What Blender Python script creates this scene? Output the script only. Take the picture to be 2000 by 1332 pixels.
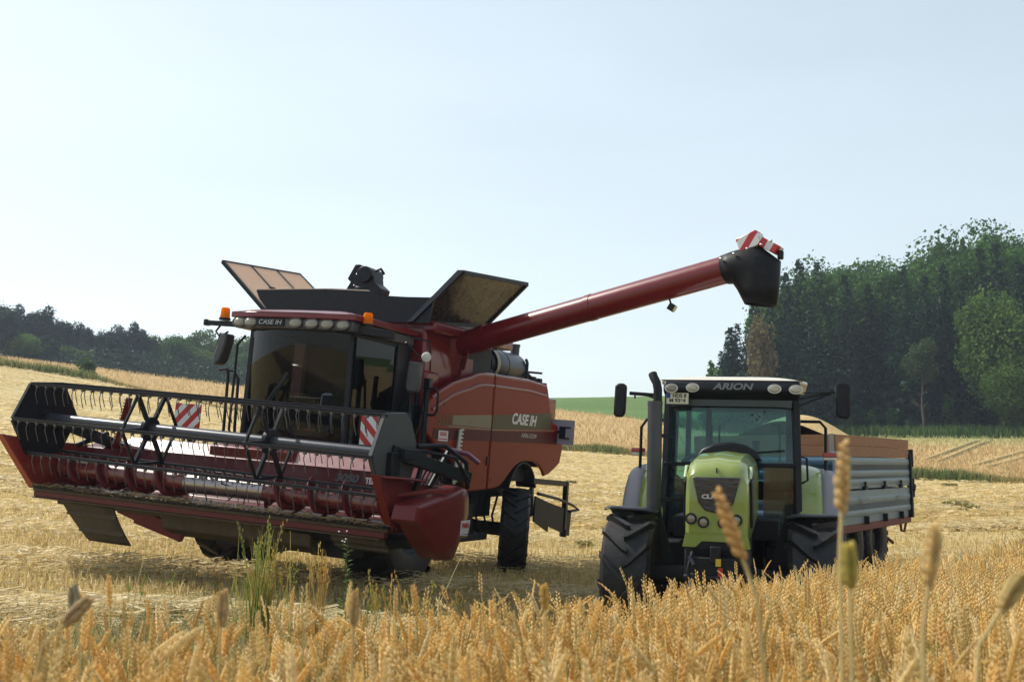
import bpy, math, random
import numpy as np
from mathutils import Matrix, Vector
R = math.radians
random.seed(7); rng = np.random.default_rng(7)
for o in list(bpy.data.objects): bpy.data.objects.remove(o)
scene = bpy.context.scene
# ------------------------------------------------------------------ camera, sky, sun, exposure
CAMZ = 1.1; FPX = 2030.0; YH = 900.0
cam_d = bpy.data.cameras.new('camera'); cam = bpy.data.objects.new('camera', cam_d)
scene.collection.objects.link(cam); scene.camera = cam
PITCH = math.atan((YH - 666) / FPX)
cam.location = (0, 0, CAMZ); cam.rotation_euler = (R(90) + PITCH, 0, 0)
cam_d.sensor_width = 24.0; cam_d.sensor_fit = 'HORIZONTAL'; cam_d.lens = FPX / 2000 * 24.0
cam_d.clip_start = 0.05; cam_d.clip_end = 3000
cam_d.dof.use_dof = True; cam_d.dof.focus_distance = 13.5; cam_d.dof.aperture_fstop = 4.3
SUN_EL = 47.0; SUN_DIR = Vector((-0.84, 0.48, 0)).normalized()      # towards the sun, on the ground plan
sun_az = math.atan2(SUN_DIR.x, SUN_DIR.y)
w = bpy.data.worlds.new('World'); scene.world = w; w.use_nodes = True
wn = w.node_tree.nodes; wl = w.node_tree.links
sky = wn.new('ShaderNodeTexSky'); sky.sky_type = 'NISHITA'; sky.sun_disc = False
sky.sun_elevation = R(SUN_EL); sky.sun_rotation = sun_az; sky.altitude = 300
sky.air_density = 1.0; sky.dust_density = 1.2; sky.ozone_density = 1.0
gm_ = wn.new('ShaderNodeGamma'); gm_.inputs[1].default_value = .52; wl.new(sky.outputs[0], gm_.inputs[0])      # hazy summer sky: flatter and paler than the clear model
hs_ = wn.new('ShaderNodeHueSaturation'); hs_.inputs['Saturation'].default_value = .58; hs_.inputs['Value'].default_value = 2.58; wl.new(gm_.outputs[0], hs_.inputs['Color']); 
tn_ = wn.new('ShaderNodeMix'); tn_.data_type = 'RGBA'; tn_.blend_type = 'MULTIPLY'; tn_.inputs[0].default_value = 1; tn_.inputs[7].default_value = (.955, 1.02, 1.01, 1); wl.new(hs_.outputs[0], tn_.inputs[6]); 
tc_ = wn.new('ShaderNodeTexCoord'); mp_ = wn.new('ShaderNodeMapping'); mp_.inputs['Scale'].default_value = (1.2, 1.2, 5); wl.new(tc_.outputs['Generated'], mp_.inputs[0]); nz_ = wn.new('ShaderNodeTexNoise'); nz_.inputs['Scale'].default_value = 1.6; nz_.inputs['Detail'].default_value = 5; wl.new(mp_.outputs[0], nz_.inputs['Vector'])
mr_ = wn.new('ShaderNodeMapRange'); mr_.inputs[1].default_value = .35; mr_.inputs[2].default_value = .65; mr_.inputs[3].default_value = .97; mr_.inputs[4].default_value = 1.035; wl.new(nz_.outputs['Fac'], mr_.inputs[0])
th_ = wn.new('ShaderNodeMix'); th_.data_type = 'RGBA'; th_.blend_type = 'MULTIPLY'; th_.inputs[0].default_value = 1; wl.new(tn_.outputs[2], th_.inputs[6]); wl.new(mr_.outputs[0], th_.inputs[7]); wl.new(th_.outputs[2], wn['Background'].inputs[0]); wn['Background'].inputs[1].default_value = 0.15
sun_d = bpy.data.lights.new('sun', 'SUN'); sun = bpy.data.objects.new('sun', sun_d); scene.collection.objects.link(sun)
sun_d.energy = 5.0; sun_d.angle = R(0.55); sun_d.color = (1.0, 0.95, 0.86)
sdir = Vector((SUN_DIR.x * math.cos(R(SUN_EL)), SUN_DIR.y * math.cos(R(SUN_EL)), math.sin(R(SUN_EL))))
sun.rotation_euler = sdir.to_track_quat('Z', 'Y').to_euler(); sun.location = sdir * 60
scene.view_settings.view_transform = 'Standard'; scene.view_settings.look = 'None'
scene.view_settings.exposure = 0.1; scene.view_settings.gamma = 1.0
scene.render.engine = 'CYCLES'; scene.cycles.use_denoising = True
scene.cycles.max_bounces = 8; scene.cycles.transparent_max_bounces = 16; scene.cycles.volume_bounces = 0
scene.cycles.sample_clamp_indirect = 8.0

# ------------------------------------------------------------------ helpers: pixels (2000 px wide photo) to points, for placing far things
_c, _s = math.cos(PITCH), math.sin(PITCH)
def ray(x, y):
    a = (x - 1000) / FPX; b = (666 - y) / FPX
    return np.array([a, _c - b * _s, _s + b * _c])
def at(x, y, d):
    v = ray(x, y); return np.array([0, 0, CAMZ]) + v * (d / v[1])

# ------------------------------------------------------------------ terrain height from surveyed points
CP = [(0,0,0),(-3,0,.1),(3,0,-.1),(0,-12,.3),(-2.5,2.5,-.12),(-4,4,-.1),(0,4.3,-.3),(2.5,4,-.38),(6,5,-.42),(.5,6.5,-.48),(2,8,-.64),(4.5,9.5,-.68),(6.5,12,-.68),(13,21,-.85),
 (-1.69,14.49,-.59),(-3.91,15.41,-.41),(0,18.39,-.8),(-2.39,19.38,-.6),(3.12,11.03,-.84),(1.28,11.5,-.79),(3.76,13.5,-.88),(1.92,13.97,-.82),(5,17.9,-.84),(4,16,-.86),(7,21,-.84),
 (-3,9,-.3),(-5,8.5,-.15),(-7.5,13,-.1),(-9,16,.05),(-12.3,25,.3),(-19.7,40,1.6),(-24.6,50,3.0),(-29.5,60,4.9),(-36,74,7.8),(-31,80,7.0),(-24.6,88,5.4),(-64,130,13.9),(-48,170,13.2),(-90,150,16),
 (4.3,80,1.9),(9,76,1.55),(-12,85,3.6),(5.5,140,8.0),(14.7,115,5.5),(8,180,11.9),(30,180,12.3),(0,190,11.9),(-15,180,12.3),(22,112,4.4),(37,108,4.0),(52,105,3.8),(40,150,8.5),(70,140,7),
 (23,60,.07),(27,55,-.1),(36,95,2.95),(2.2,30,-.38),(4.2,58,.5),(13.3,30,-.38),(10,42,-.2),(-6,30,-.1),(-5,55,1.4),(20,40,-.15),(40,50,.1),
 (-40,-60,3),(40,-60,-1),(-60,20,6),(70,10,0),(0,300,8),(-150,320,10),(150,320,6),(-220,100,18),(220,80,4),(0,-250,0),(-250,-150,8),(250,-150,-2),(0,700,-20),(-500,500,0),(500,500,-10),(500,-300,0),(-500,-300,5)]
CP = np.array(CP, float)
def _tps(r2): return np.where(r2 > 1e-9, 0.5 * r2 * np.log(np.maximum(r2, 1e-9)), 0.0)
_SC = 50.0
def _solve():
    P = CP[:, :2] / _SC; n = len(P)
    D = ((P[:, None] - P[None]) ** 2).sum(-1)
    A = np.zeros((n + 3, n + 3)); A[:n, :n] = _tps(D) + np.eye(n) * 2e-5
    A[:n, n] = 1; A[:n, n+1:] = P; A[n, :n] = 1; A[n+1:, :n] = P.T
    return np.linalg.solve(A, np.concatenate([CP[:, 2], [0, 0, 0]])), P
_W, _P = _solve()
def H(X, Y):
    X = np.atleast_1d(np.asarray(X, float)); Y = np.atleast_1d(np.asarray(Y, float))
    out = np.empty(X.size); xs = X.ravel() / _SC; ys = Y.ravel() / _SC
    for i in range(0, xs.size, 40000):
        q = np.stack([xs[i:i+40000], ys[i:i+40000]], 1)
        D = ((q[:, None] - _P[None]) ** 2).sum(-1)
        out[i:i+40000] = _tps(D) @ _W[:-3] + _W[-3] + q @ _W[-2:]
    return out.reshape(X.shape)
def h1(x, y): return float(H(x, y)[0])
def ground_at(px, py, d0=3.0, d1=260.0):
    """first point where the sight line of a photo pixel meets the ground"""
    v = ray(px, py); v = v / v[1]
    ds = np.geomspace(d0, d1, 900); z = CAMZ + v[2] * ds
    g = H(v[0] * ds, ds); k = np.argmax(z < g)
    d = ds[k]; return np.array([v[0] * d, d, g[k]])

# ------------------------------------------------------------------ objects and labels
def link(o): scene.collection.objects.link(o); return o
def tag(o, label=None, cat=None, group=None, kind=None):
    if label: o['label'] = label
    if cat: o['category'] = cat
    if group: o['group'] = group
    if kind: o['kind'] = kind
    return o
def empty(name, loc=(0, 0, 0), rz=0.0):
    o = link(bpy.data.objects.new(name, None)); o.location = loc; o.rotation_euler = (0, 0, rz); o.empty_display_size = .2
    return o
def copy_tree(o, parent=None):
    c = o.copy(); link(c)
    if parent: c.parent = parent
    for ch in [x for x in bpy.data.objects if x.parent == o]: copy_tree(ch, c)
    return c

class MB:
    """collects primitives, links them as one mesh object"""
    def __init__(s): s.v = []; s.f = []; s.mi = []; s.cur = 0
    def add(s, vs, fs):
        n = len(s.v); s.v += [tuple(map(float, p)) for p in vs]
        for f in fs: s.f.append(tuple(i + n for i in f)); s.mi.append(s.cur)
        return s
    def box(s, c, d, rot=None):
        c = Vector(c); h = Vector(d) / 2; vs = []
        for x in (-1, 1):
            for y in (-1, 1):
                for z in (-1, 1):
                    p = Vector((x*h.x, y*h.y, z*h.z))
                    if rot is not None: p = rot @ p
                    vs.append(c + p)
        return s.add(vs, [(0,1,3,2),(4,6,7,5),(0,4,5,1),(2,3,7,6),(0,2,6,4),(1,5,7,3)])
    def bar(s, a, b, w, h=None, up=(0, 0, 1)):
        a = Vector(a); b = Vector(b); h = h or w; d = (b - a); L = d.length; d.normalize()
        u = Vector(up); x = d.cross(u)
        if x.length < 1e-4: x = d.cross(Vector((0, 1, 0)))
        x.normalize(); z = x.cross(d)
        M = Matrix((x, d, z)).transposed()
        return s.box((a + b) / 2, (w, L, h), M)
    def tube(s, pts, r, n=8, caps=True):
        pts = [Vector(p) for p in pts]; rs = r if isinstance(r, (list, tuple)) else [r] * len(pts)
        vs = []; fs = []; x = None
        for i, p in enumerate(pts):
            d = (pts[min(i+1, len(pts)-1)] - pts[max(i-1, 0)]).normalized()
            if x is None:
                x = d.cross(Vector((0, 0, 1)))
                if x.length < .05: x = d.cross(Vector((0, 1, 0)))
            x = (x - d * x.dot(d)).normalized(); y = d.cross(x)
            for k in range(n):
                a = 2 * math.pi * k / n; vs.append(p + (x * math.cos(a) + y * math.sin(a)) * rs[i])
        for i in range(len(pts) - 1):
            for k in range(n):
                a = i*n+k; b = i*n+(k+1) % n; fs.append((a, b, b+n, a+n))
        if caps: fs.append(tuple(range(n))[::-1]); fs.append(tuple((len(pts)-1)*n+k for k in range(n)))
        return s.add(vs, fs)
    def lathe(s, prof, o, ax, n=24, closed=False, a0=0.0, a1=2*math.pi, up=None):
        """prof: (radius, offset along axis)"""
        o = Vector(o); ax = Vector(ax).normalized(); x = Vector(up) if up else ax.orthogonal()
        x = (x - ax * x.dot(ax)).normalized(); y = ax.cross(x); vs = []; fs = []
        full = abs(a1 - a0 - 2*math.pi) < 1e-6; m = n if full else n + 1
        for k in range(m):
            a = a0 + (a1 - a0) * k / n; d = x * math.cos(a) + y * math.sin(a)
            for r, t in prof: vs.append(o + d * r + ax * t)
        q = len(prof)
        for k in range(n):
            k2 = (k+1) % m
            for i in range(q if closed else q - 1):
                j = (i+1) % q; fs.append((k*q+i, k2*q+i, k2*q+j, k*q+j))
        return s.add(vs, fs)
    def prism(s, poly, axis, a, b):
        """outline of 2-D points in the plane across 'axis', from a to b along it"""
        def P(p, t): return (t, p[0], p[1]) if axis == 'x' else (p[0], t, p[1]) if axis == 'y' else (p[0], p[1], t)
        n = len(poly)
        return s.add([P(p, a) for p in poly] + [P(p, b) for p in poly],
            [tuple(range(n))[::-1], tuple(range(n, 2*n))] + [(i, (i+1) % n, n+(i+1) % n, n+i) for i in range(n)])
    def slab(s, quad, t):
        """a four-cornered plate of thickness t"""
        q = [Vector(p) for p in quad]; nrm = (q[2]-q[0]).cross(q[3]-q[1]).normalized() * t
        return s.add(q + [p + nrm for p in q], [(3,2,1,0),(4,5,6,7)] + [(i, (i+1) % 4, 4+(i+1) % 4, 4+i) for i in range(4)])
    def grid(s, fn, nu, nv):
        vs = [fn(i / nu, j / nv) for i in range(nu+1) for j in range(nv+1)]
        return s.add(vs, [(i*(nv+1)+j, (i+1)*(nv+1)+j, (i+1)*(nv+1)+j+1, i*(nv+1)+j+1) for i in range(nu) for j in range(nv)])
    def ell(s, c, r, n=12, m=8):
        c = Vector(c)
        return s.grid(lambda u, v: (c.x + r[0]*math.sin(math.pi*v)*math.cos(2*math.pi*u), c.y + r[1]*math.sin(math.pi*v)*math.sin(2*math.pi*u), c.z + r[2]*math.cos(math.pi*v)), n, m)
    def build(s, name, mat, parent=None, bevel=0.0, ang=35, seg=2, solid=0.0, sub=0):
        me = bpy.data.meshes.new(name); me.from_pydata(s.v, [], s.f); me.validate()
        for m in (mat if isinstance(mat, (list, tuple)) else [mat]): me.materials.append(m)
        if s.cur or any(s.mi): me.polygons.foreach_set('material_index', s.mi)
        me.polygons.foreach_set('use_smooth', [True] * len(me.polygons)); me.set_sharp_from_angle(angle=R(ang))
        o = link(bpy.data.objects.new(name, me))
        if parent: o.parent = parent
        if solid:
            md = o.modifiers.new('thick', 'SOLIDIFY'); md.thickness = solid; md.offset = 0
        if bevel:
            md = o.modifiers.new('bevel', 'BEVEL'); md.width = bevel; md.segments = seg; md.limit_method = 'ANGLE'; md.angle_limit = R(40)
        if sub:
            md = o.modifiers.new('sub', 'SUBSURF'); md.levels = sub; md.render_levels = sub
        return o
def text(name, body, size, loc, rot, mat, parent, shear=0.0, sx=1.0, bold=0.0):
    cu = bpy.data.curves.new(name, 'FONT'); cu.body = body; cu.size = size; cu.shear = shear; cu.extrude = .001; cu.offset = bold
    cu.align_x = 'CENTER'; cu.align_y = 'CENTER'; cu.materials.append(mat)
    t = link(bpy.data.objects.new(name + '_curve', cu)); dg = bpy.context.evaluated_depsgraph_get()
    me = bpy.data.meshes.new_from_object(t.evaluated_get(dg)); bpy.data.objects.remove(t); me.name = name
    if not me.materials: me.materials.append(mat)
    o = link(bpy.data.objects.new(name, me)); o.location = loc; o.rotation_euler = rot; o.scale = (sx, 1, 1); o.parent = parent
    return o
def np_mesh(name, V, F, mat, col=None, smooth=False):
    """fast mesh: V (n,3), F (m,k) equal-sized faces, col (n,3) point colours"""
    me = bpy.data.meshes.new(name); m, k = F.shape
    me.vertices.add(len(V)); me.vertices.foreach_set('co', np.ascontiguousarray(V, np.float32).ravel())
    me.loops.add(m*k); me.loops.foreach_set('vertex_index', np.ascontiguousarray(F, np.int32).ravel())
    me.polygons.add(m); me.polygons.foreach_set('loop_start', np.arange(0, m*k, k, dtype=np.int32))
    me.update(calc_edges=True)
    if smooth: me.polygons.foreach_set('use_smooth', np.ones(m, bool))
    if col is not None:
        a = me.color_attributes.new('tint', 'FLOAT_COLOR', 'POINT')
        c = np.ones((len(V), 4), np.float32); c[:, :3] = col; a.data.foreach_set('color', c.ravel())
    me.materials.append(mat); return me
def np_obj(name, *a, **k): return link(bpy.data.objects.new(name, np_mesh(name, *a, **k)))

# ------------------------------------------------------------------ materials
def nodes(name):
    m = bpy.data.materials.new(name); m.use_nodes = True
    nt = m.node_tree; return m, nt.nodes, nt.links, nt.nodes['Principled BSDF']
def ramp(n, pts):
    r = n.new('ShaderNodeValToRGB'); e = r.color_ramp.elements
    while len(e) < len(pts): e.new(.5)
    for el, (p, c) in zip(e, pts): el.position = p; el.color = (*c, 1)
    return r
def mix(n, l, fac, a, b, mode='MIX'):
    x = n.new('ShaderNodeMix'); x.data_type = 'RGBA'; x.blend_type = mode
    for i, v in ((0, fac), (6, a), (7, b)):
        if hasattr(v, 'is_linked') or hasattr(v, 'links'): l.new(v, x.inputs[i])
        else: x.inputs[i].default_value = v if i == 0 else (*v, 1)
    return x.outputs[2]
def mat(name, col, rough=.5, metal=0., coat=0., dust=0., dcol=(.33, .25, .14), dscale=3., var=.12, bump=0., bscale=60., stretch=(1,1,1), spec=.5):
    m, n, l, b = nodes(name)
    tc = n.new('ShaderNodeTexCoord'); mp = n.new('ShaderNodeMapping'); mp.inputs['Scale'].default_value = stretch; l.new(tc.outputs['Object'], mp.inputs[0])
    nz = n.new('ShaderNodeTexNoise'); nz.inputs['Scale'].default_value = dscale; nz.inputs['Detail'].default_value = 8; nz.inputs['Roughness'].default_value = .65
    l.new(mp.outputs[0], nz.inputs['Vector'])
    c2 = mix(n, l, nz.outputs['Fac'], tuple(x*(1-var) for x in col), tuple(min(1, x*(1+var)) for x in col))
    if dust:
        nz2 = n.new('ShaderNodeTexNoise'); nz2.inputs['Scale'].default_value = dscale*2.3; nz2.inputs['Detail'].default_value = 10; nz2.inputs['Roughness'].default_value = .7
        l.new(mp.outputs[0], nz2.inputs['Vector'])
        rp = ramp(n, [(.5 - .35*dust, (0,0,0)), (.85 - .2*dust, (1,1,1))]); l.new(nz2.outputs['Fac'], rp.inputs[0])
        mu = n.new('ShaderNodeMath'); mu.operation = 'MULTIPLY'; mu.inputs[1].default_value = min(1, dust); l.new(rp.outputs[0], mu.inputs[0])
        c2 = mix(n, l, mu.outputs[0], c2, dcol)
        rr = n.new('ShaderNodeMapRange'); rr.inputs[3].default_value = rough; rr.inputs[4].default_value = min(1, rough+.45); l.new(mu.outputs[0], rr.inputs[0]); l.new(rr.outputs[0], b.inputs['Roughness'])
    else: b.inputs['Roughness'].default_value = rough
    l.new(c2, b.inputs['Base Color'])
    b.inputs['Metallic'].default_value = metal; b.inputs['Coat Weight'].default_value = coat; b.inputs['Coat Roughness'].default_value = .06; b.inputs['Specular IOR Level'].default_value = spec
    if bump:
        nb = n.new('ShaderNodeTexNoise'); nb.inputs['Scale'].default_value = bscale; nb.inputs['Detail'].default_value = 4; l.new(mp.outputs[0], nb.inputs['Vector'])
        bp = n.new('ShaderNodeBump'); bp.inputs['Strength'].default_value = bump; bp.inputs['Distance'].default_value = .02; l.new(nb.outputs['Fac'], bp.inputs['Height']); l.new(bp.outputs[0], b.inputs['Normal'])
    return m
def glass(name, tint, ior=1.5, rough=.0, film=0.0, fcol=(.3,.3,.25)):
    m, n, l, b = nodes(name); out = n['Material Output']
    t = n.new('ShaderNodeBsdfTransparent'); t.inputs[0].default_value = (*tint, 1)
    g = n.new('ShaderNodeBsdfGlossy'); g.inputs['Roughness'].default_value = rough
    fr = n.new('ShaderNodeFresnel'); fr.inputs[0].default_value = ior
    ms = n.new('ShaderNodeMixShader'); l.new(fr.outputs[0], ms.inputs[0]); l.new(t.outputs[0], ms.inputs[1]); l.new(g.outputs[0], ms.inputs[2])
    last = ms
    if film:                                    # dust film on the pane
        d = n.new('ShaderNodeBsdfDiffuse'); d.inputs[0].default_value = (*fcol, 1)
        tc = n.new('ShaderNodeTexCoord'); nz = n.new('ShaderNodeTexNoise'); nz.inputs['Scale'].default_value = 5; nz.inputs['Detail'].default_value = 8
        l.new(tc.outputs['Object'], nz.inputs['Vector'])
        mr = n.new('ShaderNodeMapRange'); mr.inputs[1].default_value = .35; mr.inputs[2].default_value = .75; mr.inputs[4].default_value = film; l.new(nz.outputs['Fac'], mr.inputs[0])
        m2 = n.new('ShaderNodeMixShader'); l.new(mr.outputs[0], m2.inputs[0]); l.new(ms.outputs[0], m2.inputs[1]); l.new(d.outputs[0], m2.inputs[2]); last = m2
    l.new(last.outputs[0], out.inputs[0]); return m
def chevron(name, axes=(1, 1), freq=4.5, off=0.0, rcol=(.42, .012, .014), wcol=(.62, .62, .62)):
    """red and white diagonal warning stripes across local x (or y) and z"""
    m, n, l, b = nodes(name)
    tc = n.new('ShaderNodeTexCoord'); sp = n.new('ShaderNodeSeparateXYZ'); l.new(tc.outputs['Object'], sp.inputs[0])
    a = n.new('ShaderNodeMath'); a.operation = 'MULTIPLY_ADD'; a.inputs[1].default_value = axes[0]; l.new(sp.outputs[0], a.inputs[0])
    c = n.new('ShaderNodeMath'); c.operation = 'MULTIPLY'; c.inputs[1].default_value = axes[1]; l.new(sp.outputs[2], c.inputs[0]); l.new(c.outputs[0], a.inputs[2])
    d = n.new('ShaderNodeMath'); d.operation = 'MULTIPLY_ADD'; d.inputs[1].default_value = freq; d.inputs[2].default_value = off + 50; l.new(a.outputs[0], d.inputs[0])
    f = n.new('ShaderNodeMath'); f.operation = 'FRACT'; l.new(d.outputs[0], f.inputs[0])
    g = n.new('ShaderNodeMath'); g.operation = 'GREATER_THAN'; g.inputs[1].default_value = .5; l.new(f.outputs[0], g.inputs[0])
    l.new(mix(n, l, g.outputs[0], rcol, wcol), b.inputs['Base Color']); b.inputs['Roughness'].default_value = .3; return m
def leafmat(name, col, trans=.35, var=.35, attr=False, rough=.6):
    """thin foliage or straw: diffuse plus light passing through, tone varied from piece to piece"""
    m, n, l, b = nodes(name); out = n['Material Output']
    if attr:
        at_ = n.new('ShaderNodeAttribute'); at_.attribute_name = 'tint'; base = at_.outputs['Color']
    else:
        oi = n.new('ShaderNodeObjectInfo'); ge = n.new('ShaderNodeNewGeometry')
        ad = n.new('ShaderNodeMath'); ad.operation = 'MULTIPLY_ADD'; ad.inputs[1].default_value = .5; l.new(oi.outputs['Random'], ad.inputs[0])
        hf = n.new('ShaderNodeMath'); hf.operation = 'MULTIPLY'; hf.inputs[1].default_value = .5; l.new(ge.outputs['Random Per Island'], hf.inputs[0]); l.new(hf.outputs[0], ad.inputs[2])
        base = mix(n, l, ad.outputs[0], tuple(x*(1-var) for x in col), tuple(x*(1+var) for x in col))
    b.inputs['Roughness'].default_value = rough; b.inputs['Specular IOR Level'].default_value = .25 if attr else .06; l.new(base, b.inputs['Base Color'])
    t = n.new('ShaderNodeBsdfTranslucent'); l.new(base, t.inputs[0])
    ms = n.new('ShaderNodeMixShader'); ms.inputs[0].default_value = trans; l.new(b.outputs[0], ms.inputs[1]); l.new(t.outputs[0], ms.inputs[2]); l.new(ms.outputs[0], out.inputs[0])
    return m
RED = mat('red_paint', (.14, .005, .008), .3, coat=.3, spec=.35, dust=.10, dscale=5, dcol=(.18, .09, .06), bump=.04, bscale=2.5)
DUSTRED = mat('dusty_red_paint', (.13, .006, .008), .4, coat=.1, spec=.3, dust=.25, dcol=(.16, .09, .055), dscale=6)
MAROON = mat('maroon_decal', (.065, .005, .007), .45, spec=.12, dust=.05)
CREAM = mat('cream_decal', (.20, .165, .10), .45, dust=.1, var=.2, spec=.15)
OLIVE = mat('olive_decal', (.075, .07, .03), .45, spec=.15)
BLACK = mat('black_plastic', (.008, .009, .013), .4, dust=.12, dcol=(.08, .068, .05), dscale=5, spec=.22)
DARK = mat('dark_steel', (.022, .026, .04), .35, metal=.1, dust=.15, dcol=(.14, .12, .08))
SOOT = mat('dark_machinery', (.007, .007, .009), .6, dust=.15, dcol=(.045, .036, .024), spec=.3)
RUBBER = mat('tyre_rubber', (.012, .012, .014), .48, spec=.3, dust=.25, dcol=(.13, .11, .085), dscale=6, bump=.2, bscale=40)
STEEL = mat('bright_steel', (.5, .5, .5), .28, metal=1., dust=.25)
WORN = mat('worn_steel', (.38, .36, .36), .3, metal=.9, dust=.3, dcol=(.22, .04, .04), dscale=4, stretch=(1, 3, 3))
DIRTY = mat('dirty_sheet', (.05, .042, .03), .65, dust=.6, dcol=(.13, .10, .06), dscale=6, spec=.25)
GREYP = mat('grey_plastic', (.05, .052, .06), .45, dust=.2)
GREY = mat('grey_plate', (.33, .31, .36), .5)

AMBER = leafmat('amber_lens', (.95, .33, .01), trans=.65, var=.05, rough=.2)
REDL = mat('red_lens', (.45, .03, .02), .3, coat=.4)
LENS = mat('lamp_lens', (.50, .48, .40), .15, metal=.3, coat=.6, dust=.3); LAMPT = mat('roof_lamp_lens', (.36, .34, .26), .2, metal=.2, coat=.5, dust=.3); LAMPC = mat('dusty_lamp_lens', (.22, .20, .15), .25, metal=.3, coat=.3, dust=.5, dcol=(.28, .24, .17))
WHITE = mat('white_paint', (.62, .61, .58), .45, dust=.3, dscale=5)
STICK = mat('white_sticker', (.6, .55, .55), .4, dust=.25)
REDT = mat('red_print', (.4, .03, .04), .4); BLK = mat('black_print', (.02, .02, .02), .5); SILV = mat('silver_print', (.42, .42, .42), .35, metal=.3)
YEL = mat('yellow_decal', (.55, .36, .03), .5)
CHEV_A = chevron('warning_stripes_rising', (1, -1), 4.6, .25); CHEV_B = chevron('warning_stripes_falling', (1, 1), 4.6, .1); CHEV_C = chevron('auger_warning_stripes', (1, -.55), 5.0, .0)
GLASSC = glass('harvester_glass', (.24, .27, .25), 1.36, film=.02, fcol=(.2, .19, .12))
GLASST = glass('tractor_glass', (.62, .84, .84), 1.5, film=.10, fcol=(.35, .45, .45))
GREEN = mat('tractor_green_paint', (.19, .25, .03), .3, coat=.7, dust=.3, dcol=(.40, .37, .22), dscale=2)
SEATM = mat('seat_cloth', (.04, .07, .16), .8); JACKET = mat('blue_jacket', (.03, .10, .55), .85, bump=.3, bscale=8)
WOOD = mat('old_boards', (.31, .16, .085), .8, var=.6, dscale=3, stretch=(1.5, 1.5, 22), dust=.3, dcol=(.33, .2, .11), spec=.2)
BOARD = mat('trailer_metal', (.17, .225, .24), .45, metal=.15, dust=.35, dcol=(.24, .21, .16), dscale=3, stretch=(1, 1, 3))
BLUEP = mat('blue_trailer_paint', (.07, .17, .28), .5, dust=.3)
RUST = mat('rust_red_chassis', (.16, .03, .018), .65, dust=.4, dcol=(.14, .09, .06))
TARP = mat('dusty_sheen_flap', (.028, .022, .022), .18, coat=.0, var=.5, dscale=3, dust=.45, dcol=(.10, .08, .05), bump=1.0, bscale=3.0, spec=.3)  # dirty plastic; the strong mottling also stands in for swirled reflections

# ------------------------------------------------------------------ the combine harvester
def pose(o, p):
    o.location = p[:3]; o.rotation_mode = 'YXZ'; o.rotation_euler = (p[4], p[5], p[3]); return o
def wheel(parent, name, c, r, wd, rim_r, rim_mat, nl, lug, rubber=RUBBER, side=1, turn=0):
    """rubber-lugged wheel, axle along local x; the tyre is a child of the rim"""
    cx, cy, cz = c; h = wd / 2
    m = MB(); m.lathe([(.06, -h*.25), (rim_r*.5, -h*.2), (rim_r*.62, -h*.05), (rim_r*.9, -h*.1), (rim_r*.93, -h*.7), (rim_r*1.02, -h*.78), (rim_r*1.02, h*.78), (rim_r*.93, h*.7), (rim_r*.9, h*.25), (rim_r*.6, h*.3), (rim_r*.5, h*.12), (.06, h*.15)], c, (1, 0, 0), 28)
    m.lathe([(0, h*.45), (.12, h*.42), (.14, h*.1), (.14, -h*.2), (0, -h*.3)], c, (1, 0, 0), 14)
    for k in range(8):
        a = k*math.pi/4; m.tube([(cx - h*.3, cy + math.cos(a)*rim_r*.4, cz + math.sin(a)*rim_r*.4), (cx + h*.4, cy + math.cos(a)*rim_r*.4, cz + math.sin(a)*rim_r*.4)], .018, 6)
    rim = m.build(name, rim_mat, parent)
    rb = r - lug; t = MB()
    t.lathe([(rim_r, -h*.72), (rim_r*1.06, -h*.86), (rim_r + (rb-rim_r)*.45, -h*1.0), (rim_r + (rb-rim_r)*.8, -h*.97), (rb*.985, -h*.82), (rb, -h*.3), (rb, h*.3), (rb*.985, h*.82), (rim_r + (rb-rim_r)*.8, h*.97), (rim_r + (rb-rim_r)*.45, h), (rim_r*1.06, h*.86), (rim_r, h*.72)], c, (1, 0, 0), 56)
    for sd in (-1, 1):
        for k in range(nl):
            a0 = 2*math.pi*(k + (.5 if sd > 0 else 0)) / nl; path = []
            for i in range(7):
                q = i/6; x = sd*(-.04*wd + q*(h*1.0 + .04*wd)); a = a0 + .95/nl*2*math.pi * (q**1.25) * .95
                rr = r - .012*q - (.06*r if i == 6 else 0); path.append((x, a, rr))
            vs = []; fs = []
            for i, (x, a, rr) in enumerate(path):
                wid = (.052 if i else .035) * r / .92 * 1.15; da = wid / r
                for (aa, r2) in ((a-da, rb-.02), (a-da*.7, rr), (a+da*.7, rr), (a+da, rb-.02)):
                    vs.append((cx + x, cy - math.cos(aa)*r2, cz + math.sin(aa)*r2))
            for i in range(6):
                for j in range(3): fs.append((i*4+j, i*4+j+1, i*4+j+5, i*4+j+4))
            fs += [(0, 3, 2, 1), (24, 25, 26, 27)]
            t.add(vs, fs)
    ty = t.build('tyre', rubber, rim, ang=28)
    if turn:                                     # steered wheel
        M = Matrix.Translation(c) @ Matrix.Rotation(R(turn), 4, 'Z') @ Matrix.Translation(-Vector(c))
        for o in (rim, ty): o.data.transform(M)
    return rim

PC = (-2.80, 14.95, -0.50, -0.39, -0.012, 0.078)
hv = pose(empty('combine_harvester'), PC)
tag(hv, 'red combine harvester with grain header lowered and long unloading auger swung out', 'combine harvester')
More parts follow.
